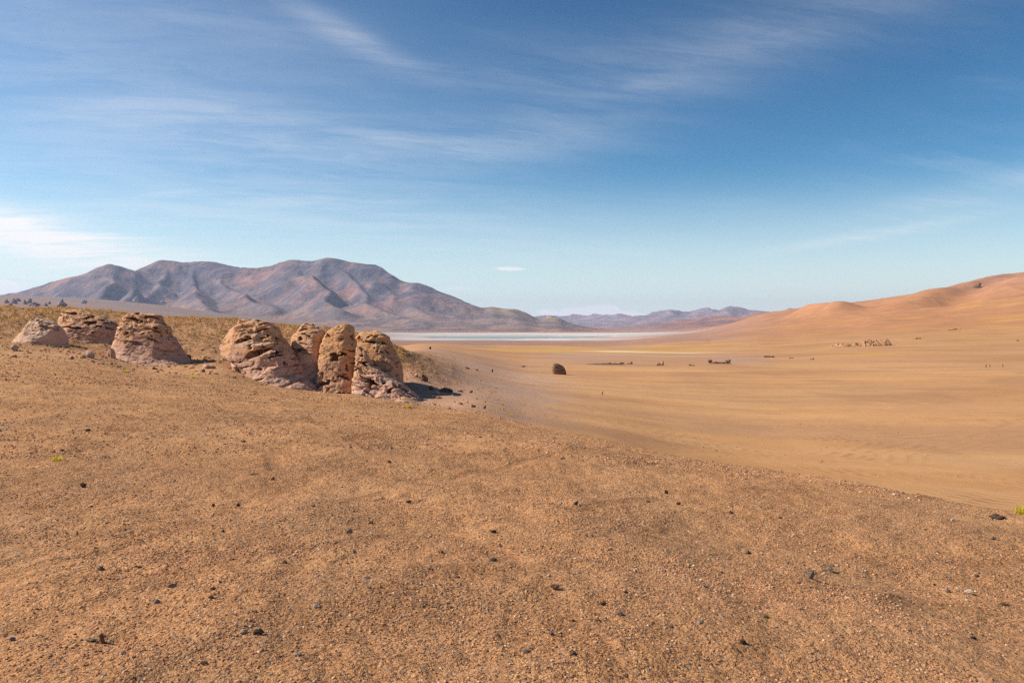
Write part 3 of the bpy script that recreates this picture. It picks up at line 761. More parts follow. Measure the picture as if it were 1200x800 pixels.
make_rock('rock', [(406,415,419),(411,415,427),(420,415,431),(430,415,440),(440,414,454),(450,413,472),(460,413,484),(468,414,493),(476,416,502)], 64.3, 2.0, rm_mix,
          'low wedge of fractured grey rock sloping down in front of the domed orange rock', 8, facets=0, pits=1.3, ledge=1.2, upper=.2, tilt=.5, group=G)

# ---- stones: a few shapes shared by many copies
def ico(sub):
    import bmesh
    bm = bmesh.new(); bmesh.ops.create_icosphere(bm, subdivisions=sub, radius=1)
    v = np.array([x.co[:] for x in bm.verts]); f = np.array([[l.index for l in p.verts] for p in bm.faces]); bm.free()
    return v, f
IV, IF = ico(3)
IV4, IF4 = ico(5)
I0, F0 = ico(1)
def stone_mesh(seed, mat, hi=False, angular=.5):
    v, f = (IV4, IF4) if hi else (IV, IF)
    g = np.random.default_rng(seed); v = v.copy()
    for k in range(14):                          # knock flat facets into it
        d = g.normal(size=3); d /= np.linalg.norm(d); lim = g.uniform(.45, .8)
        p = v @ d; over = np.maximum(p - lim, 0)
        v -= over[:, None] * d * .97
    nn = fbm3(v[:, 0] * 1.5 + seed, v[:, 1] * 1.5, v[:, 2] * 1.5, 4, seed)
    v *= (1 + .24 * nn + (.06 * fbm3(v[:, 0] * 5, v[:, 1] * 5, v[:, 2] * 7, 3, seed + 5) if hi else 0))[:, None]
    me_o = mesh_obj('stone', v, f, mat, smooth=hi)
    me = me_o.data; bpy.data.objects.remove(me_o)
    return me
MATS = {'dark': st_dark, 'brown': st_brown, 'grey': st_grey, 'pale': st_pale, 'tuff': rm_pale, 'org': rm_mix}
POOL = {}
def pool(kind, k):
    key = (kind, k)
    if key not in POOL: POOL[key] = stone_mesh(300 + k * 7 + len(kind), MATS[kind])
    return POOL[key]

def put_stone(x, y, w, d, h, kind, rot, name='stone', sink=.3, me=None, tiltx=0.0):
    o = bpy.data.objects.new(name, me or pool(kind, int(rng.integers(0, 4))))
    o.location = (x, y, float(ground_z(x, y)) + h * (1 - 2 * sink) * .5)
    o.scale = (w / 2, d / 2, h / 2 * 1.1); o.rotation_euler = (tiltx, float(rng.uniform(-.2, .2)), rot)
    C.objects.link(o); return o

def stone_px(px, py, wpx, hpx, kind, label, name='stone', cat='stone', rmin=3.0, sink=.25, hi=False, dratio=.8, group=None, rot=None):
    x, y, zg = hit(px, py, rmin)
    s = y / F
    me = stone_mesh(int(px * 7 + py), MATS[kind], True) if hi else None
    o = put_stone(x, y, wpx * s, wpx * s * dratio, hpx * s * 1.25, kind, float(rng.uniform(-.5, .5)) if rot is None else rot, name, sink, me)
    tag(o, label, cat, group)
    return o

B = 'boulders around the outcrops'
# boulders by the outcrops
stone_px(106, 419, 17, 9, 'tuff', 'whitish boulder lying in front of the gap between the first two outcrops', 'boulder', 'boulder', 40, hi=True, group=B)
stone_px(131, 419, 13, 13, 'tuff', 'rounded pinkish boulder leaning against the left foot of the pyramid shaped rock', 'boulder', 'boulder', 40, hi=True, group=B)
stone_px(246, 431.5, 14, 6, 'tuff', 'flat pale boulder alone on the sand between pyramid shaped rock and widest rock', 'boulder', 'boulder', 40, hi=True, group=B)
stone_px(239, 436, 5, 4, 'brown', 'small brown stone just below the flat pale boulder', 'boulder', 'boulder', 40, group=B)
stone_px(278, 435, 22, 13, 'tuff', 'broken pale boulder at the left foot of the widest rock', 'boulder', 'boulder', 40, hi=True, group=B)
stone_px(222, 423, 8, 8, 'brown', 'dark jagged boulder on the right flank of the pyramid shaped rock', 'boulder', 'boulder', 40, hi=True, group=B)
stone_px(17, 411, 14, 9, 'tuff', 'blocky boulder broken off the left end of the leftmost rock', 'boulder', 'boulder', 40, hi=True, group=B)
stone_px(474, 473, 12, 4, 'tuff', 'low pale slab at the lit gap between the two dark shadows', 'boulder', 'boulder', 40, hi=True, group=B)
stone_px(497, 446, 10, 7, 'brown', 'reddish boulder on the rubble slope beside the long shadow', 'boulder', 'boulder', 40, hi=True, group=B)
stone_px(488, 441, 6, 5, 'tuff', 'small cream boulder above the reddish one on the rubble slope', 'boulder', 'boulder', 40, hi=True, group=B)
stone_px(506, 457, 8, 6, 'brown', 'brown boulder half way down the edge of the long shadow', 'boulder', 'boulder', 40, hi=True, group=B)
stone_px(512, 462, 6, 5, 'tuff', 'pale boulder touching the lower edge of the long shadow', 'boulder', 'boulder', 40, hi=True, group=B)
stone_px(523, 459, 20, 5, 'brown', 'long low brown ledge right of the long shadow', 'boulder', 'boulder', 40, hi=True, dratio=.4, group=B)
stone_px(540, 459, 7, 3, 'brown', 'small stone continuing the long low brown ledge', 'boulder', 'boulder', 40, group=B)
stone_px(552, 460, 5, 3, 'dark', 'last small stone at the tip of the brown ledge', 'boulder', 'boulder', 40, group=B)
stone_px(541, 474, 5, 3, 'brown', 'first of three small stones in a row right of the shadow tip', 'boulder', 'boulder', 40, group=B)
stone_px(554, 477, 7, 4, 'dark', 'dark middle stone of the row of three right of the shadow tip', 'boulder', 'boulder', 40, group=B)
stone_px(568, 478.5, 6, 4, 'dark', 'last of three small stones in a row right of the shadow tip', 'boulder', 'boulder', 40, group=B)
stone_px(527, 479, 4, 2, 'dark', 'tiny dark stone below the tip of the long shadow', 'boulder', 'boulder', 40, group=B)
stone_px(548, 432, 9, 2, 'brown', 'thin brown ledge on the middle slope', 'boulder', 'boulder', 60, group=B)
stone_px(559, 434, 5, 2, 'brown', 'small stone right of the thin brown ledge on the middle slope', 'boulder', 'boulder', 60, group=B)
stone_px(577, 436, 2, 4, 'dark', 'tiny upright dark stone on the middle slope', 'boulder', 'boulder', 60, group=B)
stone_px(504, 409, 3, 3, 'dark', 'tiny dark stone on the golden band left of the valley', 'boulder', 'boulder', 60, group=B)
stone_px(613, 430, 6, 2, 'dark', 'low dark ledge left of the lone leaning boulder', 'boulder', 'boulder', 60, group=B)
stone_px(706, 462.5, 1.8, 4.2, 'dark', 'tiny upright dark stone alone on the valley sand', 'boulder', 'boulder', 60, sink=.1, group=B)

# the lone leaning boulder
b = make_rock('boulder', [(425.8,649,653),(427,647.5,657),(429,646.5,660),(431.5,646.5,662),(434,647,663),(437,648,663.6),(441,650,664)], hit(656, 438.5, 60)[1], 1.3, rm_shaded,
          'lone dark leaning boulder with a pale top standing in the valley', 21, pits=.5, ledge=.5, upper=.5, nl=60, nt=80, cat='boulder', lean=-1.0)

# small valley outcrops: each one jumble of fused blocks
def outcrop(name, pts, label, mat, seed, rmin=60, cat='rock outcrop', hscale=1.0, spread=False):
    """pts: (px, py, width px, height px)"""
    Vs, Fs, off = [], [], 0
    g = np.random.default_rng(seed)
    hs = [hit(p[0], p[1], rmin) for p in pts]; md = np.median([h_[1] for h_ in hs])
    pts = [p for p, h_ in zip(pts, hs) if abs(h_[1] - md) < .2 * md and h_[1] < 12000]
    assert pts, name + label
    x0, y0, z0 = hit(pts[0][0], pts[0][1], rmin)
    Ym = float(np.median([h_[1] for h_ in hs]))
    x0 = at_depth(pts[0][0], 400, Ym)[0]; y0 = Ym; z0 = float(ground_z(x0, y0))
    s_ = Ym / F
    for (px, py, wp, hp) in pts:
        q_ = at_depth(px, py, Ym); x = q_[0]; y = Ym + g.uniform(-.3, .6) * wp * s_; zg = q_[2] + EYE
        me = stone_mesh(int(g.integers(1, 9999)), mat, False)
        v = np.empty(len(me.vertices) * 3, np.float32); me.vertices.foreach_get('co', v); v = v.reshape(-1, 3).astype(float)
        bpy.data.meshes.remove(me)
        w = wp * s_ / 2; h = hp * s_ / 2 * hscale
        v *= (w, w * g.uniform(.7, 1.2), h * 1.25)
        a = g.uniform(-.3, .3); v[:, 0] += v[:, 2] * a
        v += (x - x0, y - y0, zg + h * .6 - z0)
        Vs.append(v); Fs.append(IF + off); off += len(v)
    if len(pts) > 1 and not spread:                              # the bedrock they all stand on
        xs_ = [at_depth(p[0], 400, Ym)[0] for p in pts]; ws_ = np.median([p[2] for p in pts]) * s_
        cx_ = (min(xs_) + max(xs_)) / 2; hx_ = (max(xs_) - min(xs_)) / 2 + .3 * ws_
        zs_ = [at_depth(p[0], p[1], Ym)[2] + EYE for p in pts]
        hz_ = max(np.median([p[3] for p in pts]) * s_ * .42, (max(zs_) - float(ground_z(cx_, Ym))) * .9)
        v = IV4 * (1 + .2 * fbm3(IV4[:, 0] * 4, IV4[:, 1] * 4, IV4[:, 2] * 4, 4, seed))[:, None]
        v = v * (hx_, ws_ * .9, hz_); v += (cx_ - x0, 0, float(ground_z(cx_, Ym)) - z0)
        Vs.append(v); Fs.append(IF4 + off); off += len(v)
    V_ = np.vstack(Vs)
    o = mesh_obj(name, V_, np.vstack(Fs), mat, attrs={'level': ('FLOAT', np.full(len(V_), .5)), 'pit': ('FLOAT', np.zeros(len(V_)))})
    o.location = (x0, y0, z0)
    return tag(o, label, cat, 'small outcrops out in the valley')
outcrop('rock_outcrop', [(700,428,8,1.6),(690,429,6,1.2),(714,427,8,2.5),(722,427,8,2),(729,425.6,8,1.6)], 'thin broken ledge of low dark rock right of the lone leaning boulder', st_brown, 1)
outcrop('rock_outcrop', [(736,427,4,2.4),(740,426,4,2.6)], 'small forked dark rock between the thin ledge and the twin pale and dark block', st_brown, 2)
outcrop('rock_outcrop', [(771,428,7,4.5),(776,427,5,6.5),(774,429,5,2.5)], 'small block outcrop, pale on one side and dark on the other, in the middle valley', far_tuff, 3)
outcrop('rock_outcrop', [(809,428.5,5,2),(813,428.5,3,1.4)], 'tiny dark stone pair just left of the row of dark blocks', st_brown, 4)
outcrop('rock_outcrop', [(833,424,7,3.6),(838,426,7,4.4),(843,427,6,3.6),(848,427,5,3),(853,426,6,5.5),(855,424,4,4)], 'row of jumbled dark blocks in the middle valley below the orange hill', st_brown, 5)
outcrop('rock_outcrop', [(897,418,5,2),(902,418.6,5,3.2),(906,418.6,4,2.4)], 'small dark outcrop left of the large orange outcrop', st_brown, 6)
outcrop('rock_outcrop', [(926,420,3.2,1.8),(929,420,2,1.2)], 'tiny stone midway between the small dark and the large orange outcrop', st_brown, 7)
outcrop('rock_outcrop', [(953,421,2.2,2.2),(950,421.4,2.2,1.2)], 'tiny stone just below the left end of the large orange outcrop', st_brown, 8)
def mound(label, mat, seed, n1=240, n2=70):
    g = np.random.default_rng(seed)
    Yc = hit(1003, 406, 60)[1]; s_ = Yc / F
    xl, xr = at_depth(968, 400, Yc)[0], at_depth(1036, 400, Yc)[0]
    U, W_ = np.meshgrid(np.linspace(0, 1, n1), np.linspace(-1, 1, n2), indexing='ij')
    X_ = xl + (xr - xl) * U; Y_ = Yc + W_ * 17
    hh = np.interp(U, [0, .12, .22, .34, .45, .6, .75, .88, .97, 1], [0, 2.2, 5.2, 5.6, 4.6, 7.0, 8.0, 10.2, 9.2, 0]) * s_
    env = np.sqrt(np.clip(1 - W_ ** 2, 0, 1)) ** .8
    wxn = X_ + 2.2 * fbm2(X_ / 5, Y_ / 5, 2, 410); wyn = Y_ + 2.2 * fbm2(X_ / 5, Y_ / 5, 2, 414)
    # split into blocks: every cell of a jittered lattice has its own height
    best = np.full(X_.shape, 1e9); second = best.copy(); hv = np.zeros_like(X_)
    for q in range(100):
        cx, cy = g.uniform(xl, xr), g.uniform(Yc - 17, Yc + 17); v_ = g.uniform(.45, 1.1)
        d = np.hypot((wxn - cx), (wyn - cy))
        near_ = d < best; second = np.where(near_, best, np.minimum(second, d)); hv = np.where(near_, v_, hv); best = np.where(near_, d, best)
    crack = np.clip((second - best) / 1.1, 0, 1)
    H_ = hh * env * hv * (.6 + .4 * crack) + .5 * fbm2(X_ / 2, Y_ / 2, 4, 418) - .6
    v = np.stack([X_ - xl, Y_ - Yc, ground_z(X_, Y_) + H_], -1)
    z0 = float(ground_z(xl, Yc)); v[..., 2] -= z0
    ii = np.arange(n1 * n2).reshape(n1, n2)
    o = mesh_obj('rock_outcrop', v.reshape(-1, 3), np.stack([ii[:-1, :-1], ii[1:, :-1], ii[1:, 1:], ii[:-1, 1:]], -1).reshape(-1, 4), mat)
    o.location = (xl, Yc, z0)
    tag(o, label, 'rock outcrop', 'small outcrops out in the valley')
mound('large jumbled orange outcrop with dark gaps at the foot of the orange hill', far_tuff, 9)
outcrop('rock_outcrop', [(1073,397,6,1.8),(1077,397,4,2.4)], 'tiny pale and dark outcrop right of the large orange outcrop', far_tuff, 11)
outcrop('rock_outcrop', [(1112,388,4,1.6),(1118,386,7,1.8),(1124,386,3,1.4)], 'faint pale rocks on the golden lower slope of the orange hill', far_tuff, 12)
outcrop('rock_outcrop', [(1194,399.5,4,1.6)], 'tiny dark rock on the golden slope at the right edge', st_brown, 13)
outcrop('rock_outcrop', [(1144,337,5,5),(1148,335,5,4),(1141,339,4,3)], 'dark crag high on the orange hillside', st_brown, 14, 1000)
for k, (px, py, hh, lb) in enumerate([(1155.5,430.5,5,'tall dark upright stone, left one of three on the sand below the orange hill'),
                                  (1160,430,4,'middle upright stone of three on the sand below the orange hill'),
                                  (1175,430,4.5,'right hand upright stone of three, set apart on the sand below the orange hill')]):
    stone_px(px, py, 1.7, hh * .72, 'brown', lb, 'standing_stone', 'stone', 60, sink=.1, group='upright stones below the orange hill')

# far spires on the western apron
SP = [(8,355,6,5,'small dark spire, first of the far spires on the pale apron'),(12,358.5,7,4,'low dark rock below the first two far spires'),
      (17,355.5,7,7,'second of the far spires, leaning right'),(21,353,8,5,'flat headed far rock touching the leaning spire'),
      (29.5,356,5,6,'slim far spire at the left end of the purple crag row'),(35,355,6,7,'tallest spire of the purple crag row'),
      (41,358.5,13,6,'broad purple crag in the middle of the far crag row'),(54,358.5,5,5,'low far spire below the tiny one'),
      (58,356,4,4,'tiny far spire between crag row and the big cone spire'),(73,360,11,10,'big cone shaped far spire with a sloping right foot'),
      (98.5,355.5,7,6,'lone triangular far spire right of the big cone'),(159,354,7,8,'slim pointed spire on the apron above the pyramid shaped rock'),
      (191,354,5,3,'low far rock right of the slim pointed spire')]
for k, (px, py, wp, hp, lb) in enumerate(SP):
    R0 = 3000.0
    x, y, zg = hit(px, py + .3, 1200)
    s = y / F
    v = IV4.copy(); g = np.random.default_rng(500 + k)
    zt_ = (v[:, 2] + 1) / 2
    taper = 1.15 - .75 * zt_ ** 1.1
    nn = fbm3(v[:, 0] * 1.6 + k * 3, v[:, 1] * 1.6, v[:, 2] * 2.5, 4, k)
    v[:, 0] *= taper; v[:, 1] *= taper
    v *= (1 + .7 * nn)[:, None]
    v *= (wp * s * .42, wp * s * .42, hp * s * .46)
    v[:, 0] += v[:, 2] * g.uniform(-.25, .3)
    o = mesh_obj('rock_spire', v, IF4, far_rock)
    o.location = (x, y, zg + hp * s * .34)
    tag(o, lb, 'rock spire', 'far rock spires on the apron')

# ------------------------------------------------------------------ single stones lying on the near gravel
S = 'single stones on the near gravel'
ST = [
 (120,753,9,12,'brown','upright dark red stone casting a black shadow near the lower left corner'),
 (107,751,13,4,'grey','flat grey stone just left of the upright dark red stone'),
 (98,571,9,7,'dark','dark brown lump below the yellow cushion plant'),
 (304,743,15,7,'dark','low black stone right of a pale one near the bottom'),
 (286,741,12,6,'pale','pale flat stone just left of the low black stone'),
 (118,667,15,5,'grey','flat grey slab above and left of the buried brown ledge'),
 (103,505,7,3,'dark','small black stone far up the gravel above the yellow cushion plant'),
 (286,518,7,4,'dark','reddish black stone on the upper gravel below the widest rock'),
 (250,593,6,4,'dark','left of two small dark stones level with the middle left gravel'),
 (279,593,5,4,'dark','right of two small dark stones level with the middle left gravel'),
 (202,687,14,5,'brown','long half buried brown ledge in the left gravel'),
 (248,700,9,4,'brown','small brown stone right of and below the buried brown ledge'),
 (370,711,10,5,'pale','pale orange flat stone in the lower left centre'),
 (348,768,11,5,'pale','pale rounded stone close to the bottom edge'),
 (239,778,10,5,'dark','dark low stone near the bottom edge between corner and pale rounded stone'),
 (14,750,14,6,'grey','grey crumbled stone at the left edge near the bottom'),
 (334,659,8,4,'dark','dark stone alone on the gravel left of centre'),
 (320,562,7,4,'dark','small dark stone half way up the gravel left of centre'),
 (184,706,11,5,'grey','bluish grey flat stone below the buried brown ledge'),
 (408,625,10,7,'grey','rounded grey stone on the gravel left of centre'),
 (456,542,5,4,'dark','small dark stone on the upper gravel below the rock wedge'),
 (479,589,7,4,'dark','dark stone between the rounded grey stone and the upper gravel'),
 (435,613,7,4,'dark','black stone right of and above the rounded grey stone'),
 (579,624,9,4,'dark','dark flat stone, upper of three in the centre of the gravel'),
 (586,640,5,4,'dark','small dark stone, middle of three in the centre of the gravel'),
 (578,657,11,4,'dark','greenish black flat stone, lowest of three in the centre of the gravel'),
 (675,591,6,5,'dark','dark stone with a tiny cap right of centre on the gravel'),
 (780,578,6,6,'dark','upright dark red stone near the gravel rim'),
 (759,588,6,3,'dark','low dark stone left of the upright red stone near the rim'),
 (795,591,6,4,'dark','dark stone right of the upright red stone near the rim'),
 (707,708,12,5,'dark','black flat stone on the gravel below centre'),
 (726,719,11,4,'grey','grey black flat stone just right of the black one below centre'),
 (650,690,14,7,'brown','crumbled brown lump on the gravel below centre'),
 (618,763,11,4,'grey','bluish slab near the bottom centre'),
 (646,743,9,5,'grey','small grey lump above the bluish slab'),
 (672,767,12,6,'brown','brown crumbled stone near the bottom centre'),
 (428,677,10,4,'pale','thin cream stone lying left of centre'),
 (596,543,6,3,'pale','pale orange chip on the rim of the gravel in the centre'),
 (519,576,4,3,'pale','tiny pale stone on the upper gravel in the centre'),
 (856,601,6,4,'dark','small dark stone below the rim right of centre'),
 (876,648,9,5,'brown','flat brown stone on the gravel right of centre'),
 (950,678,12,10,'grey','rounded dark grey stone on the right hand gravel'),
 (972,668,12,5,'grey','light grey flat stone right above the rounded dark grey one'),
 (870,753,12,6,'dark','black stone at lower right beside smooth sand'),
 (1140,748,10,4,'dark','bluish black stone in the lower right corner area'),
 (1135,695,15,5,'pale','cream flat stone on the right hand gravel'),
 (1110,693,7,6,'grey','small grey stone left of the cream flat stone'),
 (1163,632,8,5,'grey','grey pointed stone below the dark log shaped stone'),
 (1112,658,9,3,'pale','white chip above the cream flat stone'),
 (1116,610,5,4,'pale','tiny pale stone by the rim left of the log shaped stone'),
 (930,628,6,4,'pale','tiny pale stone on the upper right gravel'),
 (1144,675,9,4,'brown','brown stone between the grey pointed and the cream flat stone'),
 (1168,608,24,7,'dark','dark log shaped stone on the rim beside the yellow tuft'),
]
for row in ST:
    px, py, wp, hp, kd, lb = row
    stone_px(px, py, wp * .95, hp * .95, kd, lb, 'stone', 'stone', 3.0, sink=.22, hi=wp > 8, dratio=.7, group=S, rot=0 if wp > 20 else None)

# further loose stones nobody could tell apart, by colour
cnt = 0
for kd, label, num in (('dark', 'small dark stone loose on the near gravel', 30), ('brown', 'small brown stone loose on the near gravel', 70), ('pale', 'small pale stone loose on the near gravel', 45)):
    done = 0
    while done < num:
        r = 4 * (30 / 4) ** (rng.uniform() ** .9); a = rng.uniform(-.56, .56)
        px = 600 + F * math.tan(a)
        er = float(np.interp(a, AZ, edge_r[:, 0]))
        if r > er * .98: continue
        w = rng.uniform(.018, .045) * (1 + r / 22)
        x, y = r * math.sin(a), r * math.cos(a)
        o = put_stone(x, y, w, w * rng.uniform(.6, 1), w * rng.uniform(.3, .6), kd, rng.uniform(0, 6.28), 'stone', .32)
        tag(o, label, 'stone', 'loose ' + kd + ' stones on the near gravel'); done += 1

# ------------------------------------------------------------------ gravel (stuff)
def pebbles(n_, r0, r1, s0, s1, amax=.66, pw=1.0, cond=None):
    r = np.sqrt(rng.uniform(r0**2, r1**2, n_)) if pw == 1 else r0 * (r1 / r0) ** rng.uniform(0, 1, n_)
    a = rng.uniform(-amax, amax, n_)
    er = np.interp(a, AZ, edge_r[:, 0])
    x, y = r * np.sin(a), r * np.cos(a)
    keep = (r < er * rng.uniform(.95, 2.0, n_))
    if cond is not None: keep = cond(a, r)
    dn = fbm2(x / 1.3, y / 1.3, 3, 77)
    keep &= rng.uniform(0, 1, n_) < np.clip(.62 + 1.0 * dn, .12, 1)
    x, y = x[keep], y[keep]
    s = s0 * (s1 / s0) ** (rng.uniform(0, 1, len(x)) ** 3.0)
    return x, y, s
sets = [pebbles(110000, 2.6, 6.5, .004, .024), pebbles(110000, 6, 14, .006, .030, pw=2), pebbles(60000, 13, 34, .018, .06, pw=2), pebbles(42000, 30, 66, .035, .12, pw=2),
        pebbles(26000, 70, 128, .10, .42, amax=.70, cond=lambda a, r: (a < math.atan(-90 / F))),
        pebbles(9000, 55, 120, .05, .30, amax=.30, cond=lambda a, r: (a > math.atan(-140 / F)) & (a < math.atan(-10 / F)) & (rng.uniform(0, 1, len(a)) > sstep(75, 120, r) * .7)),
        pebbles(2500, 57, 74, .08, .55, amax=.58, cond=lambda a, r: (a < math.atan(-80 / F))), pebbles(16000, 22, 170, .03, .16, amax=.64, cond=lambda a, r: (a > -.08))]
x = np.concatenate([s[0] for s in sets]); y = np.concatenate([s[1] for s in sets]); s = np.concatenate([s[2] for s in sets])
zz0 = ground_z(x, y); n_ = len(x)
ang = rng.uniform(0, 2 * PI, n_); tl = rng.uniform(-.5, .5, n_)
base_v = I0 / np.abs(I0).max()
jit = rng.uniform(.72, 1.2, (n_, len(I0), 1))
loc = base_v[None] * jit * np.stack([s * .5, s * .5 * rng.uniform(.55, 1, n_), s * .5 * rng.uniform(.35, .8, n_)], -1)[:, None, :]
ct, st = np.cos(tl)[:, None], np.sin(tl)[:, None]
lx = loc[..., 0] * ct - loc[..., 2] * st; lz = loc[..., 0] * st + loc[..., 2] * ct; ly = loc[..., 1]
ca, sa = np.cos(ang)[:, None], np.sin(ang)[:, None]
PV = np.stack([lx * ca - ly * sa + x[:, None], lx * sa + ly * ca + y[:, None], lz + (zz0 + s * .10)[:, None]], -1).reshape(-1, 3)
PF = (F0[None] + (np.arange(n_) * len(I0))[:, None, None]).reshape(-1, 3)
cols = np.array([(.37,.19,.095),(.30,.16,.09),(.44,.25,.13),(.20,.115,.075),(.11,.07,.05),(.50,.36,.25),(.22,.18,.16),(.33,.15,.07)])
ci = rng.choice(8, n_, p=[.29,.21,.22,.11,.025,.05,.025,.07])
pc = np.clip(cols[ci] * (1.04, .98, .90) * rng.uniform(1.1, 1.75, (n_, 1)), 0, .75)
PC = np.repeat(np.concatenate([pc, np.ones((n_, 1))], 1), len(I0), 0)
tag(mesh_obj('gravel', PV, PF, gr_m, smooth=False, attrs={'tone': ('FLOAT_COLOR', PC)}), 'brown gravel strewn over the near ground and hill slope', 'gravel', kind='stuff')

# ------------------------------------------------------------------ grass tufts (stuff) on the back hill
def tufts(x, y, hgt, nb, cA, cB):
    n_ = len(x); zz = ground_z(x, y)
    a = rng.uniform(0, 2 * PI, (n_, nb)); ln = hgt[:, None] * rng.uniform(.55, 1.1, (n_, nb)); sp_ = rng.uniform(.15, .85, (n_, nb))
    dx, dy = np.cos(a), np.sin(a)
    bw = hgt[:, None] * .13
    b0 = np.stack([x[:, None] + dx * .12 * ln - dy * bw, y[:, None] + dy * .12 * ln + dx * bw, np.repeat(zz[:, None] - .03, nb, 1)], -1)
    b1 = np.stack([x[:, None] + dx * .12 * ln + dy * bw, y[:, None] + dy * .12 * ln - dx * bw, np.repeat(zz[:, None] - .03, nb, 1)], -1)
    tp = np.stack([x[:, None] + dx * ln * sp_ * .9, y[:, None] + dy * ln * sp_ * .9, zz[:, None] + ln * np.sqrt(1 - (sp_ * .8) ** 2)], -1)
    Vv = np.stack([b0, b1, tp], 2).reshape(-1, 3)
    Ff = np.arange(len(Vv)).reshape(-1, 3)
    cc = cA + (cB - cA) * rng.uniform(0, 1, (n_, 1))
    return Vv, Ff, np.repeat(np.concatenate([cc, np.ones((n_, 1))], 1), nb * 3, 0)
nT = 22000
a = rng.uniform(math.atan(-1000 / F), math.atan(-125 / F), nT)
t = rng.uniform(0, 1, nT) ** .7
rc = np.interp(a, AZ, np.exp(nodes_r[:, 5])); r0 = np.interp(a, AZ, np.exp(nodes_r[:, 3])) + 7
r = r0 + (rc * 1.08 - r0) * t
x, y = r * np.sin(a), r * np.cos(a)
keep = rng.uniform(0, 1, nT) < np.clip(.12 + .88 * t ** 2 + .5 * fbm2(x / 7, y / 7, 2, 88), 0, 1) * (1 - .55 * sstep(math.atan(-260 / F), math.atan(-150 / F), a))
x, y, t = x[keep], y[keep], t[keep]
hg = rng.uniform(.16, .40, len(x)) * (.6 + .5 * t)
Vv, Ff, Cc = tufts(x, y, hg, 11, np.array([(.44, .26, .11)]), np.array([(.72, .46, .15)]))
tag(mesh_obj('grass', Vv, Ff, tf_m, smooth=False, attrs={'tone': ('FLOAT_COLOR', Cc)}), 'golden bunch grass tufts covering the low hill behind the rocks', 'grass', kind='stuff')

# small plants
def plant(px, py, wpx, label, seed, cA=(.66,.52,.05), cB=(.88,.72,.12), nb=120, hr=.5, rmin=3.0):
    x0, y0, z0 = hit(px, py, rmin); s = y0 / F * wpx
    g = np.random.default_rng(seed); k = nb * 2
    xs = x0 + g.normal(0, .22, k) * s; ys = y0 + g.normal(0, .2, k) * s
    a = g.uniform(0, 2*PI, k); ln = s * hr * g.uniform(.5, 1.2, k); lean = g.uniform(.1, .9, k)
    V_ = []
    for i in range(k):
        dx, dy = math.cos(a[i]), math.sin(a[i]); w = s * .035
        V_ += [(xs[i] - dy*w - x0, ys[i] + dx*w - y0, -.01), (xs[i] + dy*w - x0, ys[i] - dx*w - y0, -.01),
               (xs[i] + dx*ln[i]*lean[i] - x0, ys[i] + dy*ln[i]*lean[i] - y0, ln[i] * math.sqrt(max(.1, 1 - (lean[i]*.85)**2)))]
    cc = np.array(cA) + (np.array(cB) - np.array(cA)) * g.uniform(0, 1, (k, 1))
    o = mesh_obj('plant', V_, np.arange(3 * k).reshape(-1, 3), tf_m, smooth=False, attrs={'tone': ('FLOAT_COLOR', np.repeat(np.concatenate([cc, np.ones((k, 1))], 1), 3, 0))})
    o.location = (x0, y0, z0)
    tag(o, label, 'plant', 'small desert plants')
plant(68, 539, 12, 'bright yellow green cushion plant on the left gravel', 1, hr=.45)
plant(1199, 601, 18, 'bright yellow tuft on the gravel rim at the right edge', 2, hr=.5)
plant(147, 436, 6, 'small yellow tuft below the pyramid shaped rock', 3, rmin=30)
plant(226, 443, 6, 'small yellow tuft at the tip of the shadow of the pyramid shaped rock', 4, rmin=30)
plant(478, 477, 7, 'tiny yellow tuft in front of the rock wedge', 5, rmin=30)
plant(898, 723, 7, 'tiny dark green sprig on the right hand gravel', 6, (.08,.10,.03), (.20,.20,.07))
plant(298, 556, 12, 'low olive creeping plant on the upper left gravel', 7, (.12,.10,.03), (.25,.20,.07), hr=.15)
plant(1176, 708, 12, 'low olive brown sprig near the right edge', 8, (.14,.10,.04), (.26,.20,.09), hr=.2)
plant(598, 487, 5, 'tiny yellow tuft on the sand beyond the gravel rim', 9, rmin=30)

# ------------------------------------------------------------------ haze
import bmesh
bm = bmesh.new(); bmesh.ops.create_cube(bm, size=1)
me = bpy.data.meshes.new('haze'); bm.to_mesh(me); bm.free()
hz = bpy.data.objects.new('haze', me); C.objects.link(hz)
zlo, zhi = float(WZ.min()) - 5, float(WZ.max()) + 60
hz.scale = (94000, 94000, zhi - zlo); hz.location = (0, 0, (zlo + zhi) / 2)
hm = bpy.data.materials.new('thin air haze'); hm.use_nodes = True; nt = hm.node_tree; nt.nodes.clear()
pv = nt.nodes.new('ShaderNodeVolumePrincipled'); ot = nt.nodes.new('ShaderNodeOutputMaterial')
pv.inputs['Color'].default_value = (.62, .76, 1, 1); pv.inputs['Density'].default_value = 1.7e-5; pv.inputs['Anisotropy'].default_value = .25
nt.links.new(pv.outputs[0], ot.inputs['Volume']); me.materials.append(hm)
tag(hz, 'thin bluish air haze over the whole basin', 'haze', kind='stuff')

# ------------------------------------------------------------------ sun, sky
SUN = np.array([-1.0, .07, 0.0]); SUN /= np.linalg.norm(SUN); ELEV = math.radians(38)
L = bpy.data.lights.new('sun', 'SUN'); L.energy = 5.0; L.angle = math.radians(.53); L.color = (1, .93, .84)
so = bpy.data.objects.new('sun', L); C.objects.link(so)
from mathutils import Vector
dirv = Vector((SUN[0] * math.cos(ELEV), SUN[1] * math.cos(ELEV), math.sin(ELEV)))
so.rotation_euler = dirv.to_track_quat('Z', 'Y').to_euler(); so.location = (-30, 20, 60)

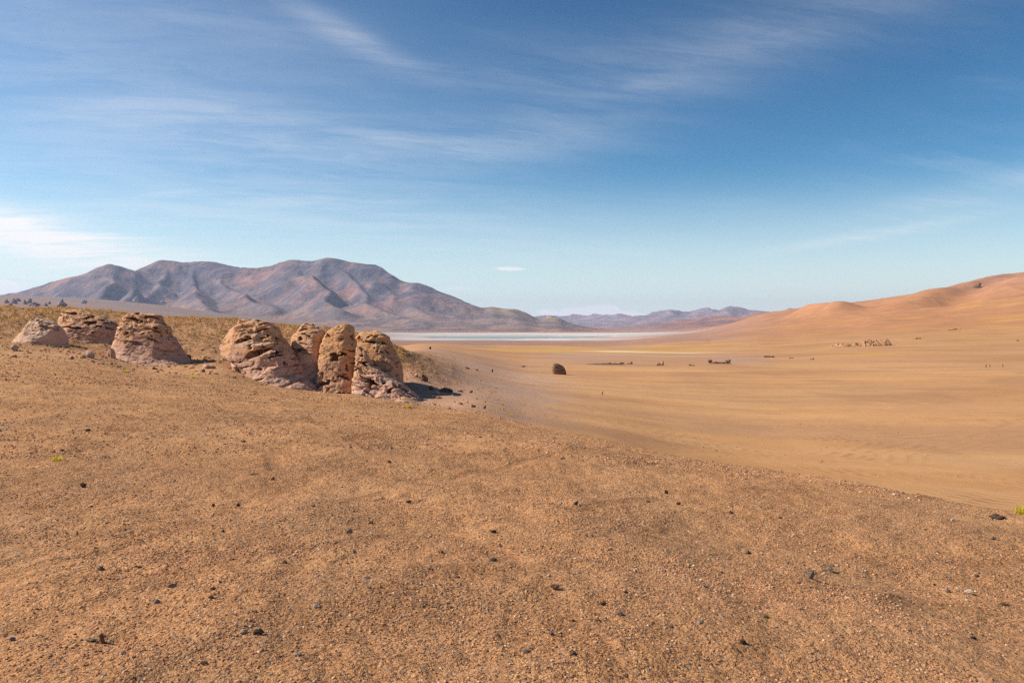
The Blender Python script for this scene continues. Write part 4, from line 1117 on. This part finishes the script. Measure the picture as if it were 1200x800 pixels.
w = bpy.data.worlds.new('World'); bpy.context.scene.world = w; w.use_nodes = True
n = N(w.node_tree)
sky = n.n('ShaderNodeTexSky', sky_type='NISHITA', sun_disc=False)
sky.sun_elevation = ELEV; sky.sun_rotation = math.atan2(SUN[0], SUN[1]); sky.altitude = 1200; sky.air_density = 1.0; sky.dust_density = 0.0; sky.ozone_density = 6.0
dr = n.n('ShaderNodeTexCoord').outputs['Generated']
X, Y, Zc = n.xyz(dr)
az = n.m('ARCTAN2', X, Y); el = n.m('ARCSINE', Zc)
den = n.m('ADD', n.m('MAXIMUM', Zc, 0.0), .13)
pl2 = n.comb(n.m('DIVIDE', X, den), n.m('DIVIDE', Y, den), 0.0)
rot = n.n('ShaderNodeVectorRotate', rotation_type='Z_AXIS'); n.put(rot.inputs['Vector'], pl2); rot.inputs['Angle'].default_value = math.radians(-14)
stc = n.vm('MULTIPLY', rot.outputs[0], (.8, 2.6, 1))
stw = n.vm('ADD', stc, n.vm('SCALE', n.noise(stc, 1.3, 5, out='Color'), scale=.9))
fil = n.noise(stw, 2.3, 9, .68)
fil2 = n.noise(n.vm('MULTIPLY', rot.outputs[0], (.5, 1.1, 1)), 1.2, 6, .55)
azc = lambda px: math.atan((px - 600) / F)
def elc(px, py):
    d = ray(px, py); return math.atan2(d[2], math.hypot(d[0], d[1]))
def blob(px, py, rx, ry, ang, amp, p=2):
    """soft patch of sky round a bearing"""
    a0, e0 = azc(px), elc(px, py); ca, sa = math.cos(ang), math.sin(ang)
    da = n.m('SUBTRACT', az, a0); de = n.m('SUBTRACT', el, e0)
    u = n.m('ADD', n.m('MULTIPLY', da, ca / (rx / F)), n.m('MULTIPLY', de, sa / (rx / F)))
    v = n.m('ADD', n.m('MULTIPLY', da, -sa / (ry / F)), n.m('MULTIPLY', de, ca / (ry / F)))
    q = n.m('ADD', n.m('MULTIPLY', u, u), n.m('MULTIPLY', v, v))
    return n.m('MULTIPLY', n.m('POWER', 2.718, n.m('MULTIPLY', q, -1.0)), amp)
tot = None
for b in [(40,282,210,24,-.20,1.35),(-20,258,130,12,-.12,.45),(410,42,80,13,-.38,.28),(240,20,190,26,-.12,.16),(590,168,170,22,.03,.16),(470,165,90,6,-.12,.16),
          (1020,275,100,6,.14,.40),(1150,228,110,16,.15,.24),(760,105,240,34,.25,.15),(950,20,300,40,.1,.14),(230,150,300,50,-.1,.20),(300,250,320,40,-.04,.26),(120,60,200,60,-.2,.12),(60,330,120,14,0,.4)]:
    v = blob(*b); tot = v if tot is None else n.m('ADD', tot, v)
cir = n.m('MULTIPLY', tot, n.range(fil, .30, .68, .25, 1.0))
cir = n.m('ADD', cir, n.m('MULTIPLY', n.range(fil2, .45, .8), n.m('MULTIPLY', n.range(fil, .38, .72), .16)))
cir = n.m('MULTIPLY', cir, n.range(el, 0.0, .03))
# low cumulus over the far pass, one lens cloud
ae = n.comb(az, n.m('MULTIPLY', el, 1.6), 0.0)
cn = n.noise(ae, 120.0, 5, .6)
cum = None
for b in [(640,366,12,5,0,1.2),(672,366,18,6,0,1.3),(706,364,20,7,0,1.5),(735,368,20,4,0,.9),(790,369,40,3,0,.6),(875,361,8,3,0,.6),(8,338,22,7,0,1.0),(-30,332,30,12,0,.8)]:
    v = blob(*b); cum = v if cum is None else n.m('ADD', cum, v)
cum = n.range(n.m('ADD', cum, n.m('MULTIPLY', n.m('SUBTRACT', cn, .5), 1.3)), .35, .85, 0, .9)
lens = n.range(n.m('ADD', blob(597,315,20,2.6,-.02,1.2), n.m('MULTIPLY', n.m('SUBTRACT', cn, .5), .5)), .3, .9, 0, .75)
lens2 = n.m('MULTIPLY', blob(535,338,22,2.5,0,.35), 1.0)
veil = n.range(el, .20, .0, 0.0, .80)
cir = n.m('ADD', cir, n.m('MULTIPLY', blob(20, 150, 420, 190, 0, .26), n.range(fil2, .3, .7, .5, 1.0)))
cov = n.m('MAXIMUM', n.m('MAXIMUM', n.m('MULTIPLY', cir, .78, clamp=True), cum), n.m('MAXIMUM', lens, lens2), clamp=True)
sk = n.xyz(sky.outputs[0])                     # deep polarised high-altitude sky
skyc = n.comb(*[n.m('MULTIPLY', n.m('POWER', n.m('MULTIPLY', n.m('MAXIMUM', sk[i], 0.0), .1), g_), 10 * k_) for i, (g_, k_) in enumerate([(1.84, 2.10), (1.60, 1.90), (1.50, 1.30)])])
cl_col = (9.0, 8.9, 8.9)
final = n.mix(cov, n.mix(veil, skyc, (7.6, 8.1, 8.0)), cl_col)
bg = n.n('ShaderNodeBackground'); n.put(bg.inputs[0], final); bg.inputs[1].default_value = .10
wo = n.n('ShaderNodeOutputWorld'); n.t.links.new(bg.outputs[0], wo.inputs[0])
w.cycles.sampling_method = 'MANUAL'; w.cycles.sample_map_resolution = 512

# ------------------------------------------------------------------ camera and view
cam = bpy.data.cameras.new('camera'); cam.lens = 28; cam.sensor_width = 36; cam.clip_start = .1; cam.clip_end = 150000
co = bpy.data.objects.new('camera', cam); C.objects.link(co)
co.location = (0, 0, EYE); co.rotation_euler = (PI / 2 - PITCH, 0, 0)
sc = bpy.context.scene
sc.camera = co
sc.view_settings.view_transform = 'Standard'; sc.view_settings.look = 'None'; sc.view_settings.gamma = 1.0; sc.view_settings.exposure = 0.22
sc.view_settings.use_curve_mapping = False
sc.cycles.max_bounces = 3; sc.cycles.diffuse_bounces = 3; sc.cycles.volume_bounces = 1; sc.cycles.use_denoising = False
